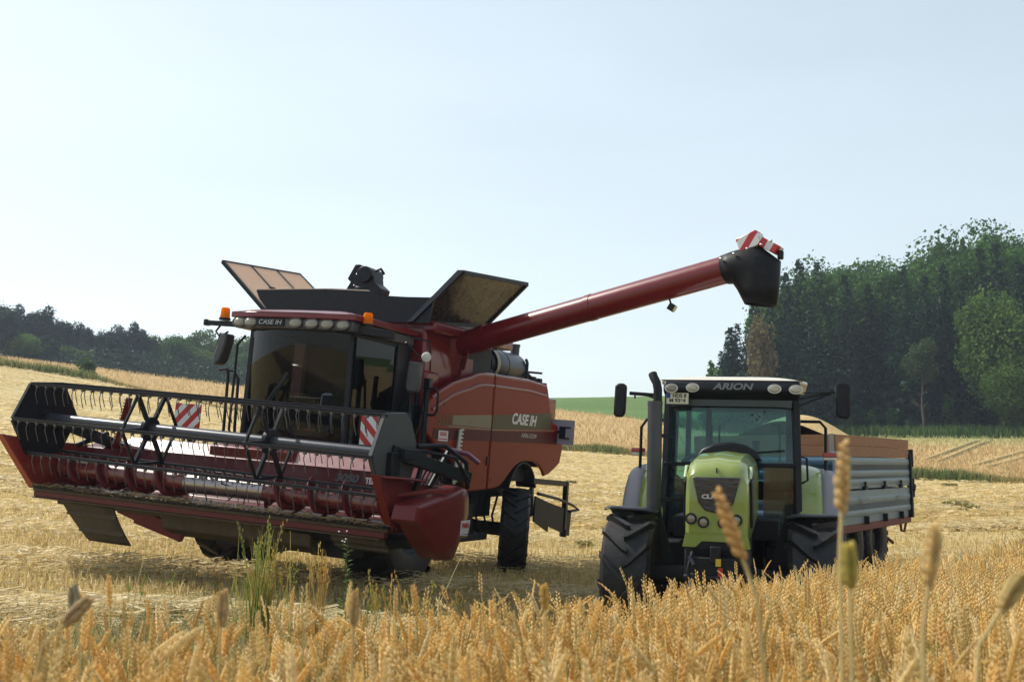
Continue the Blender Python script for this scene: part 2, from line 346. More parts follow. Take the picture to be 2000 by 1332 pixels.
# chassis and underbody
m = MB(); m.box((0.05, 2.5, 1.35), (1.7, 4.6, .5)); m.box((0, 2.4, 1.95), (2.5, 4.4, 1.1)); m.box((0, 0, .92), (1.5, .5, .5)); m.tube([(-1.0, 0, .92), (1.0, 0, .92)], .18, 12)
m.box((.95, 1.35, .72), (.5, .9, .5)); m.box((0.2, 3.2, 1.0), (1.4, 1.6, .45)); m.tube([(-1.2, 4.25, .55), (1.2, 4.25, .55)], .12, 10); m.box((0, 4.25, .75), (.7, .5, .6))
m.bar((.7, 1.5, 1.1), (.7, 4.0, .55), .12, .2); m.bar((1.1, .5, .52), (1.15, 3.2, .5), .16, .1); m.box((.9, 2.5, .78), (.5, .5, .5)); m.box((0, 5.2, 2.1), (2.2, 1.0, .9))
for k in range(6): m.tube([(1.15 + .03*(k % 2), 1.9+.35*k, 1.2), (1.05, 2.1+.33*k, .8), (1.1, 2.3+.3*k, .55)], .022, 6)
m.build('chassis', SOOT, hv, bevel=.02)
# grain tank
m = MB(); m.box((0, 1.1, 3.12), (2.44, 1.3, 1.12)); m.box((0, .62, 2.35), (2.6, .42, 1.3))
m.prism([(.45, 3.55), (3.4, 3.6), (3.4, 3.78), (.45, 3.72)], 'x', -1.36, 1.36)
tank = m.build('grain_tank', RED, hv, bevel=.045)
m = MB(); m.slab([(1.223, .75, 2.3), (1.223, 1.55, 2.3), (1.223, 1.5, 3.2), (1.223, .62, 3.4)], .012)
m.build('side_cover', RED, tank, bevel=.01)
m = MB(); m.box((.62, .437, 3.06), (.085, .006, .17)); m.build('warning_label', YEL, tank)
m = MB(); m.tube([(1.16, .42, 2.86), (1.19, .40, 2.55), (1.17, .42, 2.3)], .035, 8); m.tube([(1.0, .42, 2.75), (1.03, .38, 2.2)], .02, 6); m.build('hose', BLACK, hv)
# engine deck, air filter, stack, pipes
m = MB(); m.box((0, 2.6, 3.2), (1.9, 1.7, .9)); m.box((0, 4.25, 2.75), (2.5, 1.9, .6)); m.box((.35, 3.6, 3.15), (1.1, .5, .3)); m.box((-.2, 4.6, 3.15), (1.4, 1.0, .35)); m.box((1.0, 2.6, 2.95), (.5, 1.6, .3)); m.build('engine_deck', SOOT, hv, bevel=.03)
m = MB(); m.lathe([(0, -.02), (.2, -.02), (.27, .05), (.285, .1), (.285, .55), (.295, .56), (.295, .62), (.285, .63), (.285, 1.35), (.27, 1.42), (0, 1.42)], (.66, 3.72, 3.4), (0, 1, .02), 28)
air = m.build('air_filter', DARK, hv)
m = MB(); m.lathe([(.3, 0), (.31, .06), (.3, .12)], (.66, 3.72, 3.4), (0, 1, .02), 24); m.tube([(.66, 3.68, 3.65), (.74, 3.6, 3.35), (.72, 3.55, 3.1)], .09, 10); m.build('intake_ring', mat('pale_ring', (.3, .28, .2), .5, dust=.4), air)
m = MB(); m.tube([(.68, 5.1, 3.3), (.68, 5.1, 3.88)], .085, 14); m.tube([(.68, 5.1, 3.84), (.68, 5.1, 3.89)], .095, 14); m.build('exhaust_stack', DARK, hv)
m = MB(); m.tube([(.95, 5.1, 3.1), (.95, 5.1, 3.55), (.9, 5.15, 3.62)], .03, 8); m.tube([(.8, 5.2, 3.45), (.9, 5.4, 3.3), (1.0, 5.65, 3.22)], .05, 8); m.bar((.7, 5.2, 3.4), (1.0, 5.75, 3.42), .05, .04); m.bar((.7, 5.15, 3.2), (1.05, 5.85, 3.2), .1, .08)
for k in range(3): m.box((.85+.07*k, 5.35+.14*k, 3.28-.02*k), (.12, .12, .14))
m.build('engine_pipes', SOOT, hv, bevel=.01)
# side panels (outlines y,z)
top = [(.15,2.50),(.36,2.62),(.6,2.72),(1.0,2.87),(1.35,2.95),(1.6,3.0),(1.85,3.07),(2.1,3.1),(2.48,3.115)]
rear_top = [(2.52,3.115),(3.2,3.13),(4.0,3.15),(4.8,3.16),(4.93,3.1),(5.02,2.95),(5.24,2.55),(5.30,2.5),(5.80,2.40),(5.92,2.33),(5.96,2.2),(5.92,1.95),(5.84,1.74),(5.6,1.64),(5.3,1.54),(5.07,1.5),(4.95,1.6),(4.75,1.7),(4.5,1.76),(4.2,1.77),(3.9,1.75),(3.65,1.68),(3.4,1.55),(3.2,1.42),(3.03,1.34),(2.75,1.3),(2.52,1.29)]
front_low = [(2.48,1.29),(2.1,1.275),(1.78,1.27),(1.5,1.46),(1.2,1.7),(.9,1.86),(.5,1.98),(.25,2.1)]
PANELRED = mat('panel_red_paint', (.19, .015, .004), .42, coat=.03, spec=.13, dust=.06, dcol=(.2, .11, .05), dscale=7, bump=.05, bscale=1.6)
for sx in (1, -1):
    a, b = (1.40, 1.46) if sx > 0 else (-1.46, -1.40)
    for poly in (top + front_low, rear_top):
        m = MB(); m.prism(poly[::-1] if sx < 0 else poly, 'x', a, b)
        sp = m.build('side_panel', PANELRED, hv, bevel=.03, seg=3)
        if sx < 0: continue
        fr = poly[0][0] < 1
        # raised lip along the shoulder
        ln = [(1.455, y, z - .17) for y, z in (top[1:] if fr else [(2.52,3.115),(3.2,3.13),(4.0,3.15),(4.88,3.12)])]
        m = MB(); m.tube(ln, .026, 8); m.tube([(1.43, y, z) for (_, y, z) in [(0, p[1], p[2]+.165) for p in ln]], .034, 8); m.build('lip', RED, sp)
        def band(name, y0, y1, z00, z01, z10, z11, mt, t):
            mm = MB(); mm.prism([(y0, z00), (y1, z10), (y1, z11), (y0, z01)], 'x', 1.461, 1.461 + t); return mm.build(name, mt, sp)
        if fr:
            band('cream_stripe', 1.05, 2.475, 2.265, 2.40, 2.265, 2.48, CREAM, .003); band('thin_stripe', .9, 2.475, 2.225, 2.25, 2.235, 2.255, CREAM, .003); band('maroon_band', .45, 2.475, 2.04, 2.19, 2.06, 2.225, MAROON, .003)
            text('model_number', '5130', .23, (1.463, .78, 2.31), (R(90), 0, R(90)), OLIVE, sp, shear=.15, sx=1.0, bold=.004)
            m = MB(); m.box((1.463, .78, 2.09), (.004, .31, .15)); st = m.build('dealer_sticker', STICK, sp)
            text('print', 'BASA', .09, (1.467, .78, 2.115), (R(90), 0, R(90)), REDT, st, bold=.003); m = MB(); m.box((1.466, .78, 2.045), (.003, .27, .018)); m.build('print_bar', REDT, st)
            m = MB(); m.lathe([(0, 0), (.125, 0), (.125, .005), (0, .005)], (1.461, 1.62, 1.62), (1, 0, 0), 24); sg = m.build('speed_disc', STICK, sp)
            text('speed_number', '30', .14, (1.468, 1.62, 1.615), (R(90), 0, R(90)), BLK, sg, bold=.004); m = MB(); m.lathe([(.108, 0), (.118, 0), (.118, .003), (.108, .003)], (1.466, 1.62, 1.62), (1, 0, 0), 24, closed=True); m.build('ring', BLK, sg)
        else:
            band('cream_stripe', 2.525, 5.2, 2.265, 2.48, 2.36, 2.655, OLIVE, .003); band('thin_stripe', 2.525, 5.4, 2.235, 2.255, 2.335, 2.35, CREAM, .003); band('maroon_band', 2.525, 5.93, 2.06, 2.225, 2.10, 2.325, MAROON, .003)
            text('maker_name', 'CASE IH', .25, (1.468, 3.86, 2.46), (R(90), 0, R(90)), STICK, sp, shear=.25, sx=1.25, bold=.008)
            text('type_name', 'AXIAL-FLOW', .11, (1.466, 4.15, 2.2), (R(90), 0, R(90)), SILV, sp, shear=.2, sx=1.1)
m = MB(); m.box((0, 5.35, 2.3), (2.7, .8, 1.3)); m.prism([(4.9, 2.4), (5.7, 2.4), (5.0, 3.0), (4.9, 3.0)], 'x', -1.38, 1.38); m.build('straw_hood', RED, hv, bevel=.05)
m = MB(); m.lathe([(.66, -.18), (.66, .2), (.69, .2), (.69, -.18)], (1.2, 4.2, 1.06), (1, 0, 0), 20, a0=R(20), a1=R(160), closed=True, up=(0, 1, 0)); m.build('wheel_arch_liner', SOOT, hv)
# rear marker plate and bracket
m = MB(); m.box((1.56, 5.6, 2.33), (.46, .01, .46)); pl = m.build('marker_plate', GREY, hv)
m = MB(); m.bar((1.2, 5.57, 2.35), (1.52, 5.57, 2.33), .04); m.box((1.56, 5.585, 2.32), (.12, .02, .22)); m.box((1.62, 5.585, 2.42), (.2, .02, .025)); m.box((1.61, 5.585, 2.22), (.18, .02, .025)); m.build('bracket', BLACK, pl)
# rear ladder, folded
m = MB(); m.bar((1.45, 4.5, 1.42), (1.5, 6.2, 1.36), .07, .1); m.bar((1.5, 6.18, 1.4), (1.5, 6.2, .5), .09, .11); m.tube([(1.5, 6.2, .5), (1.5, 6.2, .36)], .07, 10)
m.tube([(1.5, 4.7, 1.2), (1.5, 5.8, 1.08), (1.55, 6.5, .95), (1.6, 6.72, .86), (1.55, 6.35, .84)], .03, 8); m.bar((1.45, 4.5, 1.3), (1.45, 4.55, .8), .06, .1)
lad = m.build('rear_ladder', BLACK, hv, bevel=.008)
m = MB(); m.slab([(1.52, 4.55, 1.16), (1.52, 5.3, 1.02), (1.52, 5.3, .5), (1.52, 4.55, .72)], .03); m.slab([(1.52, 5.3, 1.02), (1.52, 6.55, .84), (1.52, 6.5, .36), (1.52, 5.3, .6)], .03); m.build('step_cover', SOOT, lad)
# ladder and rails on the visible side, spare knife
m = MB(); m.tube([(1.55, .0, 2.85), (1.55, .0, 1.6)], .035, 8); m.tube([(1.58, .0, 2.72), (1.68, .0, 2.72), (1.72, .0, 2.66), (1.72, .0, 2.42), (1.68, .0, 2.36), (1.56, .0, 2.36)], .018, 8); m.tube([(1.5, .05, 2.8), (1.44, .05, 2.2), (1.3, .05, 1.9)], .02, 6); m.box((1.55, 0, 2.78), (.09, .09, .16)); m.tube([(1.28, .0, 2.85), (1.31, .0, 2.3)], .035, 8); m.tube([(1.3, .02, 2.3), (1.45, .02, 2.28), (1.5, .02, 2.4)], .012, 6)
m.build('hand_rail', BLACK, hv)
m = MB(); m.bar((1.5, 1.18, 1.40), (1.5, 1.27, 2.2), .02, .07, up=(0, 1, 0))
for k in range(14):
    q = k/13; y = 1.18+.09*q; z = 1.42+.76*q
    m.prism([(y+.03, z), (y+.115, z+.012), (y+.115, z+.028), (y+.03, z+.042)], 'x', 1.49, 1.51)
m.build('spare_knife', mat('galvanised_knife', (.42, .46, .44), .45, metal=.5, dust=.3), hv)
# ---- tank extensions
m = MB()
m.prism([(-1.33, 3.68), (1.33, 3.66), (1.38, 4.03), (.95, 4.03), (.64, 4.04), (.4, 4.08), (.3, 4.105), (-.4, 4.12), (-1.68, 4.09), (-1.6, 3.95)], 'y', .28, .33)
fa = m.build('front_flap', BLACK, hv)
m = MB(); m.bar((-1.66, .3, 4.1), (-.4, .3, 4.128), .05, .012); m.bar((-.38, .3, 4.128), (.3, .3, 4.112), .05, .016); m.build('edge_strip', mat('pale_edge', (.5, .42, .35), .4), fa)
def flap(hinge0, hinge1, tip1, tip0, mt, ribs, t=.02):
    q = [Vector(p) for p in (hinge0, hinge1, tip1, tip0)]
    mm = MB(); mm.slab(q, t); fl = mm.build('tank_flap', mt, hv)
    for i in range(4):
        f = MB(); f.bar(q[i], q[(i+1) % 4], .05, .055); f.build('flap_frame', BLACK, fl)
    for k in range(1, ribs + 1):
        f = MB(); f.bar(q[0].lerp(q[1], k/(ribs+1)), q[3].lerp(q[2], k/(ribs+1)), .05, .05); f.box(q[0].lerp(q[1], k/(ribs+1)).lerp(q[3].lerp(q[2], k/(ribs+1)), .5), (.09, .09, .09)); f.build('flap_rib', BLACK, fl)
    return fl
PEACH = leafmat('pale_translucent_flap', (.92, .80, .74), trans=.75, var=.03)
flap((-1.50, .3, 3.78), (-1.40, 2.4, 3.9), (-2.32, 2.3, 4.68), (-2.38, .3, 4.53), PEACH, 2)
flap((1.30, 2.3, 3.88), (.97, .3, 3.68), (1.80, .3, 4.40), (1.97, 2.3, 4.57), TARP, 0)
m = MB(); m.slab([(1.0, .27, 3.66), (1.1, .27, 3.68), (1.84, .27, 4.42), (1.74, .27, 4.42)], .03); m.build('flap_brace', DARK, hv)
m = MB(); m.slab([(-1.4, 2.9, 3.7), (1.3, 2.9, 3.7), (1.35, 3.05, 4.0), (-1.5, 3.05, 4.0)], .03); m.build('rear_flap', BLACK, hv)
m = MB(); m.prism([(-.62, 4.18), (-.16, 4.1), (-.02, 4.2), (.0, 4.28), (-.13, 4.38), (-.14, 4.45), (-.2, 4.56), (-.42, 4.66), (-.5, 4.66), (-.62, 4.43), (-.56, 4.38), (-.64, 4.24)], 'y', 1.15, 1.45); m.tube([(-.3, 1.1, 4.5), (-.3, 1.5, 4.5)], .13, 14); m.tube([(-.16, 1.2, 4.56), (-.06, 1.2, 4.6), (-.02, 1.25, 4.52)], .025, 6); m.tube([(-.5, 1.3, 3.3), (-.35, 1.3, 4.3)], .2, 12)
bub = m.build('filling_auger', BLACK, hv, bevel=.015)
for x, z in ((-.45, 4.5), (-.48, 4.32), (-.2, 4.5)): m = MB(); m.ell((x, 1.145, z), (.02, .02, .02), 8, 6); m.build('bolt', STEEL, bub)
# ---- unloading auger
A0 = Vector((1.2, 1.5, 3.47)); A1 = Vector((5.72, .62, 4.61)); ad = (A1 - A0).normalized()
m = MB(); m.tube([A0, A0 + ad*.5, A0 + ad*2.4, A1], .185, 24); m.tube([A0 + ad*2.35, A0 + ad*2.44], .192, 24); m.tube([A0 + ad*.45, A0 + ad*.6], .2, 24); m.tube([A0 + ad*4.1, A0 + ad*4.16], .186, 24)
m.bar(A0 + ad*.6 + Vector((0, -.175, .0)), A0 + ad*4.4 + Vector((0, -.175, .0)), .02, .04)
aug = m.build('unloading_auger', RED, hv)
m = MB(); m.lathe([(.0, -.35), (.26, -.35), (.27, .25), (.22, .3), (0, .3)], (1.1, 1.5, 3.4), (.25, 0, 1), 20); m.tube([(1.15, 1.62, 3.7), (1.4, 1.5, 3.55), (1.35, 1.5, 3.2), (1.25, 1.6, 3.0)], .03, 6); m.tube([(1.3, 1.4, 3.7), (1.5, 1.35, 3.45), (1.38, 1.45, 3.1)], .022, 6); m.box((1.18, 1.7, 3.1), (.3, .4, .4)); m.build('auger_elbow', DUSTRED, aug, bevel=.02)
P0 = A0 + ad*4.42; up = Vector((0, 0, 1)); L = Vector((ad.x, ad.y, 0)).normalized(); sd = Vector((-L.y, L.x, 0))
def ring(c, rx, rz, axn, axu, n=18): return [c + axn*math.cos(2*math.pi*k/n)*rx + axu*math.sin(2*math.pi*k/n)*rz for k in range(n)]
auu = ad.cross(sd) if ad.cross(sd).z > 0 else -ad.cross(sd)
q0 = P0; q1 = P0 + ad*.30 - up*.02; q2 = P0 + L*.42 - up*.03; q3 = P0 + L*.47 - up*.25; q4 = P0 + L*.51 - up*.47
def sec(c, rx, rz, n_): n_ = Vector(n_).normalized(); a_ = sd.cross(n_); return ring(c, rx, rz, sd, a_ if a_.dot(ad) < 0 or True else a_)
secs = [sec(q0, .19, .19, ad), sec(P0 + ad*.12 - up*.01, .2, .21, ad), sec(q1, .21, .30, (ad*.8 - up*.6)), sec(q2 , .21, .34, (ad*.35 - up*.94)), sec(q3, .2, .27, (ad*.1 - up)), sec(q4, .19, .20, (ad*-.05 - up))]
vs = [p for s_ in secs for p in s_]; fs = []
for i in range(len(secs)-1):
    for k in range(18): fs.append((i*18+k, i*18+(k+1) % 18, (i+1)*18+(k+1) % 18, (i+1)*18+k))
m = MB(); m.add(vs, fs); bt = m.build('spout_boot', mat('rubber_boot', (.006, .0065, .009), .5, dust=.06, spec=.2), aug, solid=.012, ang=50)
for q in (.02, .2, .38, .55, .68): m = MB(); m.ell(P0 + ad*q - sd*(.205 if q < .5 else .16) + up*(.1 + .09*q), (.02, .02, .02), 8, 6); m.build('rivet', STEEL, bt)
m = MB(); m.bar(P0 + ad*.27 + auu*.22, P0 + ad*.56 + auu*.27, .26, .2, up=auu); m.bar(P0 + ad*.52 + auu*.25, P0 + L*.72 + up*.22, .22, .12, up=auu); m.build('warning_board', CHEV_C, aug, bevel=.01)
m = MB(); m.box(P0 + L*.74 + up*.17, (.07, .1, .11)); m.build('end_lamp', BLACK, aug, bevel=.015)
q = A0 + ad*3.62; m = MB(); m.tube([q - up*.17, q - up*.24 + L*.03], .015, 6); m.box(q - up*.3 + L*.05, (.09, .1, .1), Matrix.Rotation(.5, 3, 'Y')); wl_ = m.build('work_light', BLACK, aug, bevel=.015)
m = MB(); m.box(q - up*.32 + L*.10, (.012, .085, .075), Matrix.Rotation(.5, 3, 'Y')); m.build('lens', LENS, wl_)
# ---- cab
CX = .14
m = MB()
def roofp(u, v):
    x = CX + (u - .5) * 1.96; y = -1.33 + v * 1.75; d = max(abs(u-.5)*2, abs(v-.5)*2); y -= .10 * (1 - (2*u-1)**2) * (1 - v)
    return (x, y, 3.545 + .10*(1 - d**3) - .0)
m.grid(roofp, 20, 16); m.prism([(CX-.98, -1.33), (CX-.6, -1.40), (CX, -1.43), (CX+.6, -1.40), (CX+.98, -1.33), (CX+.98, .42), (CX-.98, .42)], 'z', 3.47, 3.545)
roof = m.build('cab_roof', RED, hv, bevel=.012)
m = MB(); m.prism([(CX-.93, -1.30), (CX-.55, -1.37), (CX, -1.40), (CX+.55, -1.37), (CX+.93, -1.30), (CX+.93, .4), (CX-.93, .4)], 'z', 3.33, 3.47); m.build('light_bar', GREYP, hv, bevel=.02)
m = MB(); m.box((CX-.28, -1.405, 3.405), (.44, .02, .10)); nb = m.build('name_panel', BLACK, hv); text('maker_name', 'CASE IH', .085, (CX-.28, -1.417, 3.405), (R(90), 0, 0), SILV, nb, shear=.2, sx=1.2)
for x in (-.82, -.62, .12, .36, .58, .80):
    y = -1.41 + .10*(x/.98)**2
    m = MB(); m.lathe([(0, -.03), (.06, -.028), (.085, -.012), (.095, .02), (.09, .05)], (CX+x, y, 3.405), (0, 1, -.12), 18)
    for v_ in range(len(m.v)): vx, vy, vz = m.v[v_]; m.v[v_] = (CX+x + (vx-CX-x)*1.12, vy, 3.405 + (vz-3.405)*.72)
    hl = m.build('work_lamp', LAMPC, hv); m = MB(); m.lathe([(.085, -.02), (.1, -.02), (.1, .05), (.085, .05)], (CX+x, y, 3.405), (0, 1, -.12), 18, closed=True)
    for v_ in range(len(m.v)): vx, vy, vz = m.v[v_]; m.v[v_] = (CX+x + (vx-CX-x)*1.12, vy, 3.405 + (vz-3.405)*.72)
    m.build('bezel', GREYP, hl)
def beacon(c):
    m = MB(); m.lathe([(0, 0), (.07, 0), (.072, .015), (.066, .03), (.062, .12), (.05, .145), (0, .15)], c, (0, 0, 1), 18); b_ = m.build('beacon', AMBER, hv)
    m = MB(); m.lathe([(0, -.03), (.08, -.03), (.08, 0), (0, 0)], c, (0, 0, 1), 16); m.box((c[0], c[1], c[2]+.06), (.02, .05, .1)); m.build('beacon_base', BLACK, b_)
m = MB(); m.bar((-1.50, -1.0, 3.42), (-.7, -1.0, 3.40), .07, .075); m.box((-1.5, -1.0, 3.42), (.06, .09, .09)); m.build('beacon_arm', BLACK, hv, bevel=.01)
m = MB(); m.bar((CX+.85, -1.12, 3.37), (1.52, -1.0, 3.33), .12, .1); m.build('beacon_arm', BLACK, hv, bevel=.01)
beacon((-1.2, -1.0, 3.49)); beacon((1.15, -1.08, 3.46))
# cab frame
m = MB()
fp = [(CX-.80, -1.05), (CX+.80, -1.05), (CX+.86, .38), (CX-.86, .38)]
for i, (x, y) in enumerate(fp): m.bar((x, y, 1.55), (x + (CX-x)*.02, y, 3.35), .07 if i < 2 else .12, .07)
m.bar((fp[0][0], fp[0][1], 3.31), (fp[1][0], fp[1][1], 3.31), .06, .07); m.bar((fp[0][0], fp[0][1], 1.6), (fp[1][0], fp[1][1], 1.6), .08, .14); m.box((CX, -.3, 1.5), (1.72, 1.5, .12)); m.box((CX, .42, 2.4), (1.72, .06, 1.9))
m.bar((fp[1][0], fp[1][1], 1.62), (fp[2][0], fp[2][1], 1.62), .06, .1); m.bar((fp[1][0], fp[1][1], 3.31), (fp[2][0], fp[2][1], 3.31), .06, .07); m.bar((fp[0][0], fp[0][1], 3.31), (fp[3][0], fp[3][1], 3.31), .06, .07); m.box((CX+.87, .2, 2.4), (.05, .38, 1.9))
m.build('cab_frame', BLACK, hv, bevel=.01)
def wsp(u, v):
    x = CX + (u-.5)*1.62; z = 1.66 + v*1.66; y = -1.06 - .26*(1 - (2*u-1)**2)*(.75 + .25*v) + .10*(1-v)**2
    return (x, y, z)
m = MB(); m.grid(wsp, 16, 10); m.build('windscreen', GLASSC, hv, ang=60)
for x in (-.83, .84):
    m = MB(); m.slab([(CX+x, -1.03, 1.68), (CX+x*1.03, .02, 1.68), (CX+x*1.02, .02, 3.28), (CX+x, -1.03, 3.28)], .006); m.build('side_window', GLASSC, hv)
m = MB(); m.box((CX-.05, .0, 2.2), (.5, .14, .75), Matrix.Rotation(-.15, 3, 'X')); m.box((CX-.05, -.3, 1.9), (.52, .55, .14)); m.box((CX-.05, .06, 2.66), (.28, .1, .2)); m.box((CX-.05, -.3, 1.72), (.4, .4, .25)); seat = m.build('driver_seat', SEATM, hv, bevel=.05)
m = MB(); m.grid(lambda u, v: (CX+.08+.36*u+.02*math.sin(9*v), -.45+.4*v+.05*math.sin(7*u), 2.02+.55*u*v+.06*math.sin(5*v+3*u)), 8, 8); m.build('blue_jacket', JACKET, seat, solid=.03)
m = MB(); m.tube([(CX-.15, -.95, 1.62), (CX-.15, -.75, 2.3)], .05, 8); m.lathe([(.19, -.015), (.205, 0), (.19, .015), (.175, 0)], (CX-.15, -.72, 2.36), (0, -.5, 1), 24, closed=True); m.bar((CX-.34, -.72, 2.36), (CX+.04, -.72, 2.36), .03); m.build('steering_column', BLACK, hv)
m = MB(); m.box((CX+.42, -.35, 2.1), (.2, .5, .25)); m.box((CX+.38, -.55, 2.55), (.28, .05, .3)); m.build('armrest_console', GREYP, hv, bevel=.03)
m = MB(); m.bar((CX-.55, -1.33, 1.9), (CX-.1, -1.38, 2.55), .02, .03); m.bar((CX-.25, -1.36, 2.3), (CX+.05, -1.38, 2.75), .015, .05); m.build('wiper', BLACK, hv)
# mirrors
m = MB(); m.tube([(-1.25, -1.0, 3.4), (-1.33, -1.0, 3.3), (-1.25, -1.0, 3.22), (-1.12, -1.0, 3.3)], .015, 6); m.tube([(-1.24, -1.0, 3.28), (-1.32, -1.0, 2.95)], .018, 6); ma = m.build('mirror_arm', BLACK, hv)
m = MB(); m.prism([(-1.10, 3.27), (-1.20, 3.28), (-1.30, 2.92), (-1.285, 2.84), (-1.24, 2.83), (-1.17, 2.9), (-1.10, 3.18)], 'y', -1.06, -.86); m.build('mirror', GREYP, ma, bevel=.03)
m = MB(); m.tube([(1.5, -.5, 3.36), (1.62, -.2, 3.36), (1.64, -.2, 3.1), (1.5, -.25, 3.08)], .016, 6); m.bar((1.42, -.5, 3.3), (1.52, -.3, 3.14), .02); ma = m.build('mirror_arm', BLACK, hv)
m = MB(); m.prism([(1.37, 3.07), (1.57, 3.05), (1.56, 2.7), (1.53, 2.64), (1.38, 2.64), (1.35, 2.72)], 'y', -.3, -.2); m.build('mirror', GREYP, ma, bevel=.025)
m = MB(); m.lathe([(0, -.05), (.055, -.045), (.07, 0), (.06, .05), (0, .06)], (1.62, -.25, 3.13), (.5, -1, -.2), 16); m.build('work_lamp', mat('white_lamp', (.55, .55, .52), .3), hv)
# access rails on the far side
m = MB(); m.tube([(-1.35, -.8, 2.78), (-1.22, -.8, 2.79), (-1.2, -.8, 2.7), (-1.17, -.8, 1.3)], .022, 8); m.tube([(-1.22, -.8, 2.78), (-1.1, -.8, 2.76), (-1.02, -.8, 2.66), (-1.0, -.8, 2.0), (-.98, -.8, 1.8), (-.9, -.8, 1.75)], .022, 8); m.tube([(-.78, -1.05, 3.25), (-.9, -1.05, 3.12), (-.9, -1.05, 1.95), (-.86, -1.05, 1.9), (-.7, -1.05, 1.9)], .018, 8); m.bar((-1.4, -.8, 1.5), (-.7, -.8, 1.5), .5, .05); m.bar((-1.2, -.8, 1.5), (-1.2, -.8, .7), .05); m.bar((-.9, -.8, 1.5), (-.9, -.8, .7), .05); m.bar((-1.2, -.8, 1.1), (-.9, -.8, 1.1), .2, .03); m.build('access_rail', BLACK, hv)
m = MB(); m.tube([(-.98, -.6, 1.5), (-.98, -.6, 2.2), (-.93, -.58, 2.32), (-.85, -.5, 2.36)], .06, 10); m.build('corner_post', RED, hv)
# warning plates
for (x0, x1, z0, z1, mt) in ((-1.72, -1.28, 1.9, 2.26, CHEV_A), (1.26, 1.66, 1.9, 2.29, CHEV_B)):
    m = MB(); m.box(((x0+x1)/2, -1.2, (z0+z1)/2), (x1-x0, .012, z1-z0)); m.build('warning_plate', mt, hv)
m = MB(); m.bar((-1.5, -1.18, 1.95), (-1.5, -1.0, 1.5), .05); m.bar((-1.5, -1.0, 1.5), (-.8, -1.0, 1.5), .05); m.build('plate_bracket', BLACK, hv); m = MB(); m.bar((1.46, -1.18, 2.0), (1.4, -.9, 1.6), .05); m.bar((1.4, -.9, 1.6), (.9, -.6, 1.5), .05); m.build('plate_bracket', BLACK, hv)
# wheels
wheel(hv, 'front_wheel', (-1.22, 0, .92), .95, .68, .44, SOOT, 22, .07, side=-1)
wheel(hv, 'front_wheel', (1.22, 0, .92), .95, .68, .44, SOOT, 22, .07)
wheel(hv, 'rear_wheel', (1.28, 4.25, .56), .73, .50, .33, SOOT, 18, .05, turn=22)
wheel(hv, 'rear_wheel', (-1.28, 4.25, .56), .73, .50, .33, SOOT, 18, .05, side=-1, turn=22)
# ---- feeder house and header
XL, XR = -2.45, 2.66
m = MB(); m.prism([(-1.95, 1.75), (-1.95, .95), (.6, 1.25), (.6, 2.1)], 'x', CX-.62, CX+.62); m.box((CX, -1.75, 1.3), (1.9, .16, .75)); m.build('feeder_house', DUSTRED, hv, bevel=.02)
m = MB()
def tz(x, z): return z + (x - CX) * -.008
# table: floor and back sheet with the sloping deck on top
prof = [(-2.75, 1.08), (-2.6, 1.05), (-2.35, 1.06), (-2.1, 1.1), (-2.02, 1.2), (-1.98, 1.52), (-1.97, 1.60)]
deck = [(-1.97, 1.60), (-1.80, 1.745), (-1.76, 1.76), (-1.72, 1.74), (-1.72, 1.05), (-2.0, .95), (-2.7, 1.0), (-2.75, 1.02)]
m.prism(prof + deck[1:], 'x', -1.9, 1.95)
m.prism([(-2.75, 1.08), (-2.6, 1.05), (-2.35, 1.06), (-2.1, 1.1), (-2.02, 1.2), (-1.98, 1.5), (-1.97, 1.58), (-1.80, 1.64), (-1.76, 1.65), (-1.72, 1.63), (-1.72, 1.05), (-2.0, .95), (-2.7, 1.0), (-2.75, 1.02)], 'x', XL-.05, -1.9)
m.prism([(-2.75, 1.08), (-2.6, 1.05), (-2.35, 1.06), (-2.1, 1.1), (-2.02, 1.2), (-1.98, 1.5), (-1.97, 1.58), (-1.80, 1.68), (-1.76, 1.69), (-1.72, 1.67), (-1.72, 1.05), (-2.0, .95), (-2.7, 1.0), (-2.75, 1.02)], 'x', 1.95, XR+.03)
HRED = mat('header_red_paint', (.085, .004, .008), .4, coat=.1, dust=.08, dscale=3, spec=.3); GLOSSRED = mat('deck_red_paint', (.15, .008, .012), .3, coat=.9, dust=.15, dscale=3); GLOSSRED.node_tree.nodes['Principled BSDF'].inputs['Coat Roughness'].default_value = .12
hd = m.build('header', HRED, hv, bevel=.012)
m = MB(); m.slab([(-1.895, -1.972, 1.602), (1.945, -1.972, 1.602), (1.945, -1.802, 1.747), (-1.895, -1.802, 1.747)], .006); m.build('deck', GLOSSRED, hd)
text('header_number', '3050', .125, (1.60, -2.0, 1.5), (R(80), 0, 0), mat('dark_print', (.06, .06, .07), .4), hd, shear=.25, sx=1.25, bold=.006)
text('header_name', 'TERT', .10, (1.955, -2.0, 1.492), (R(80), 0, 0), STICK, hd, sx=.8, bold=.004)
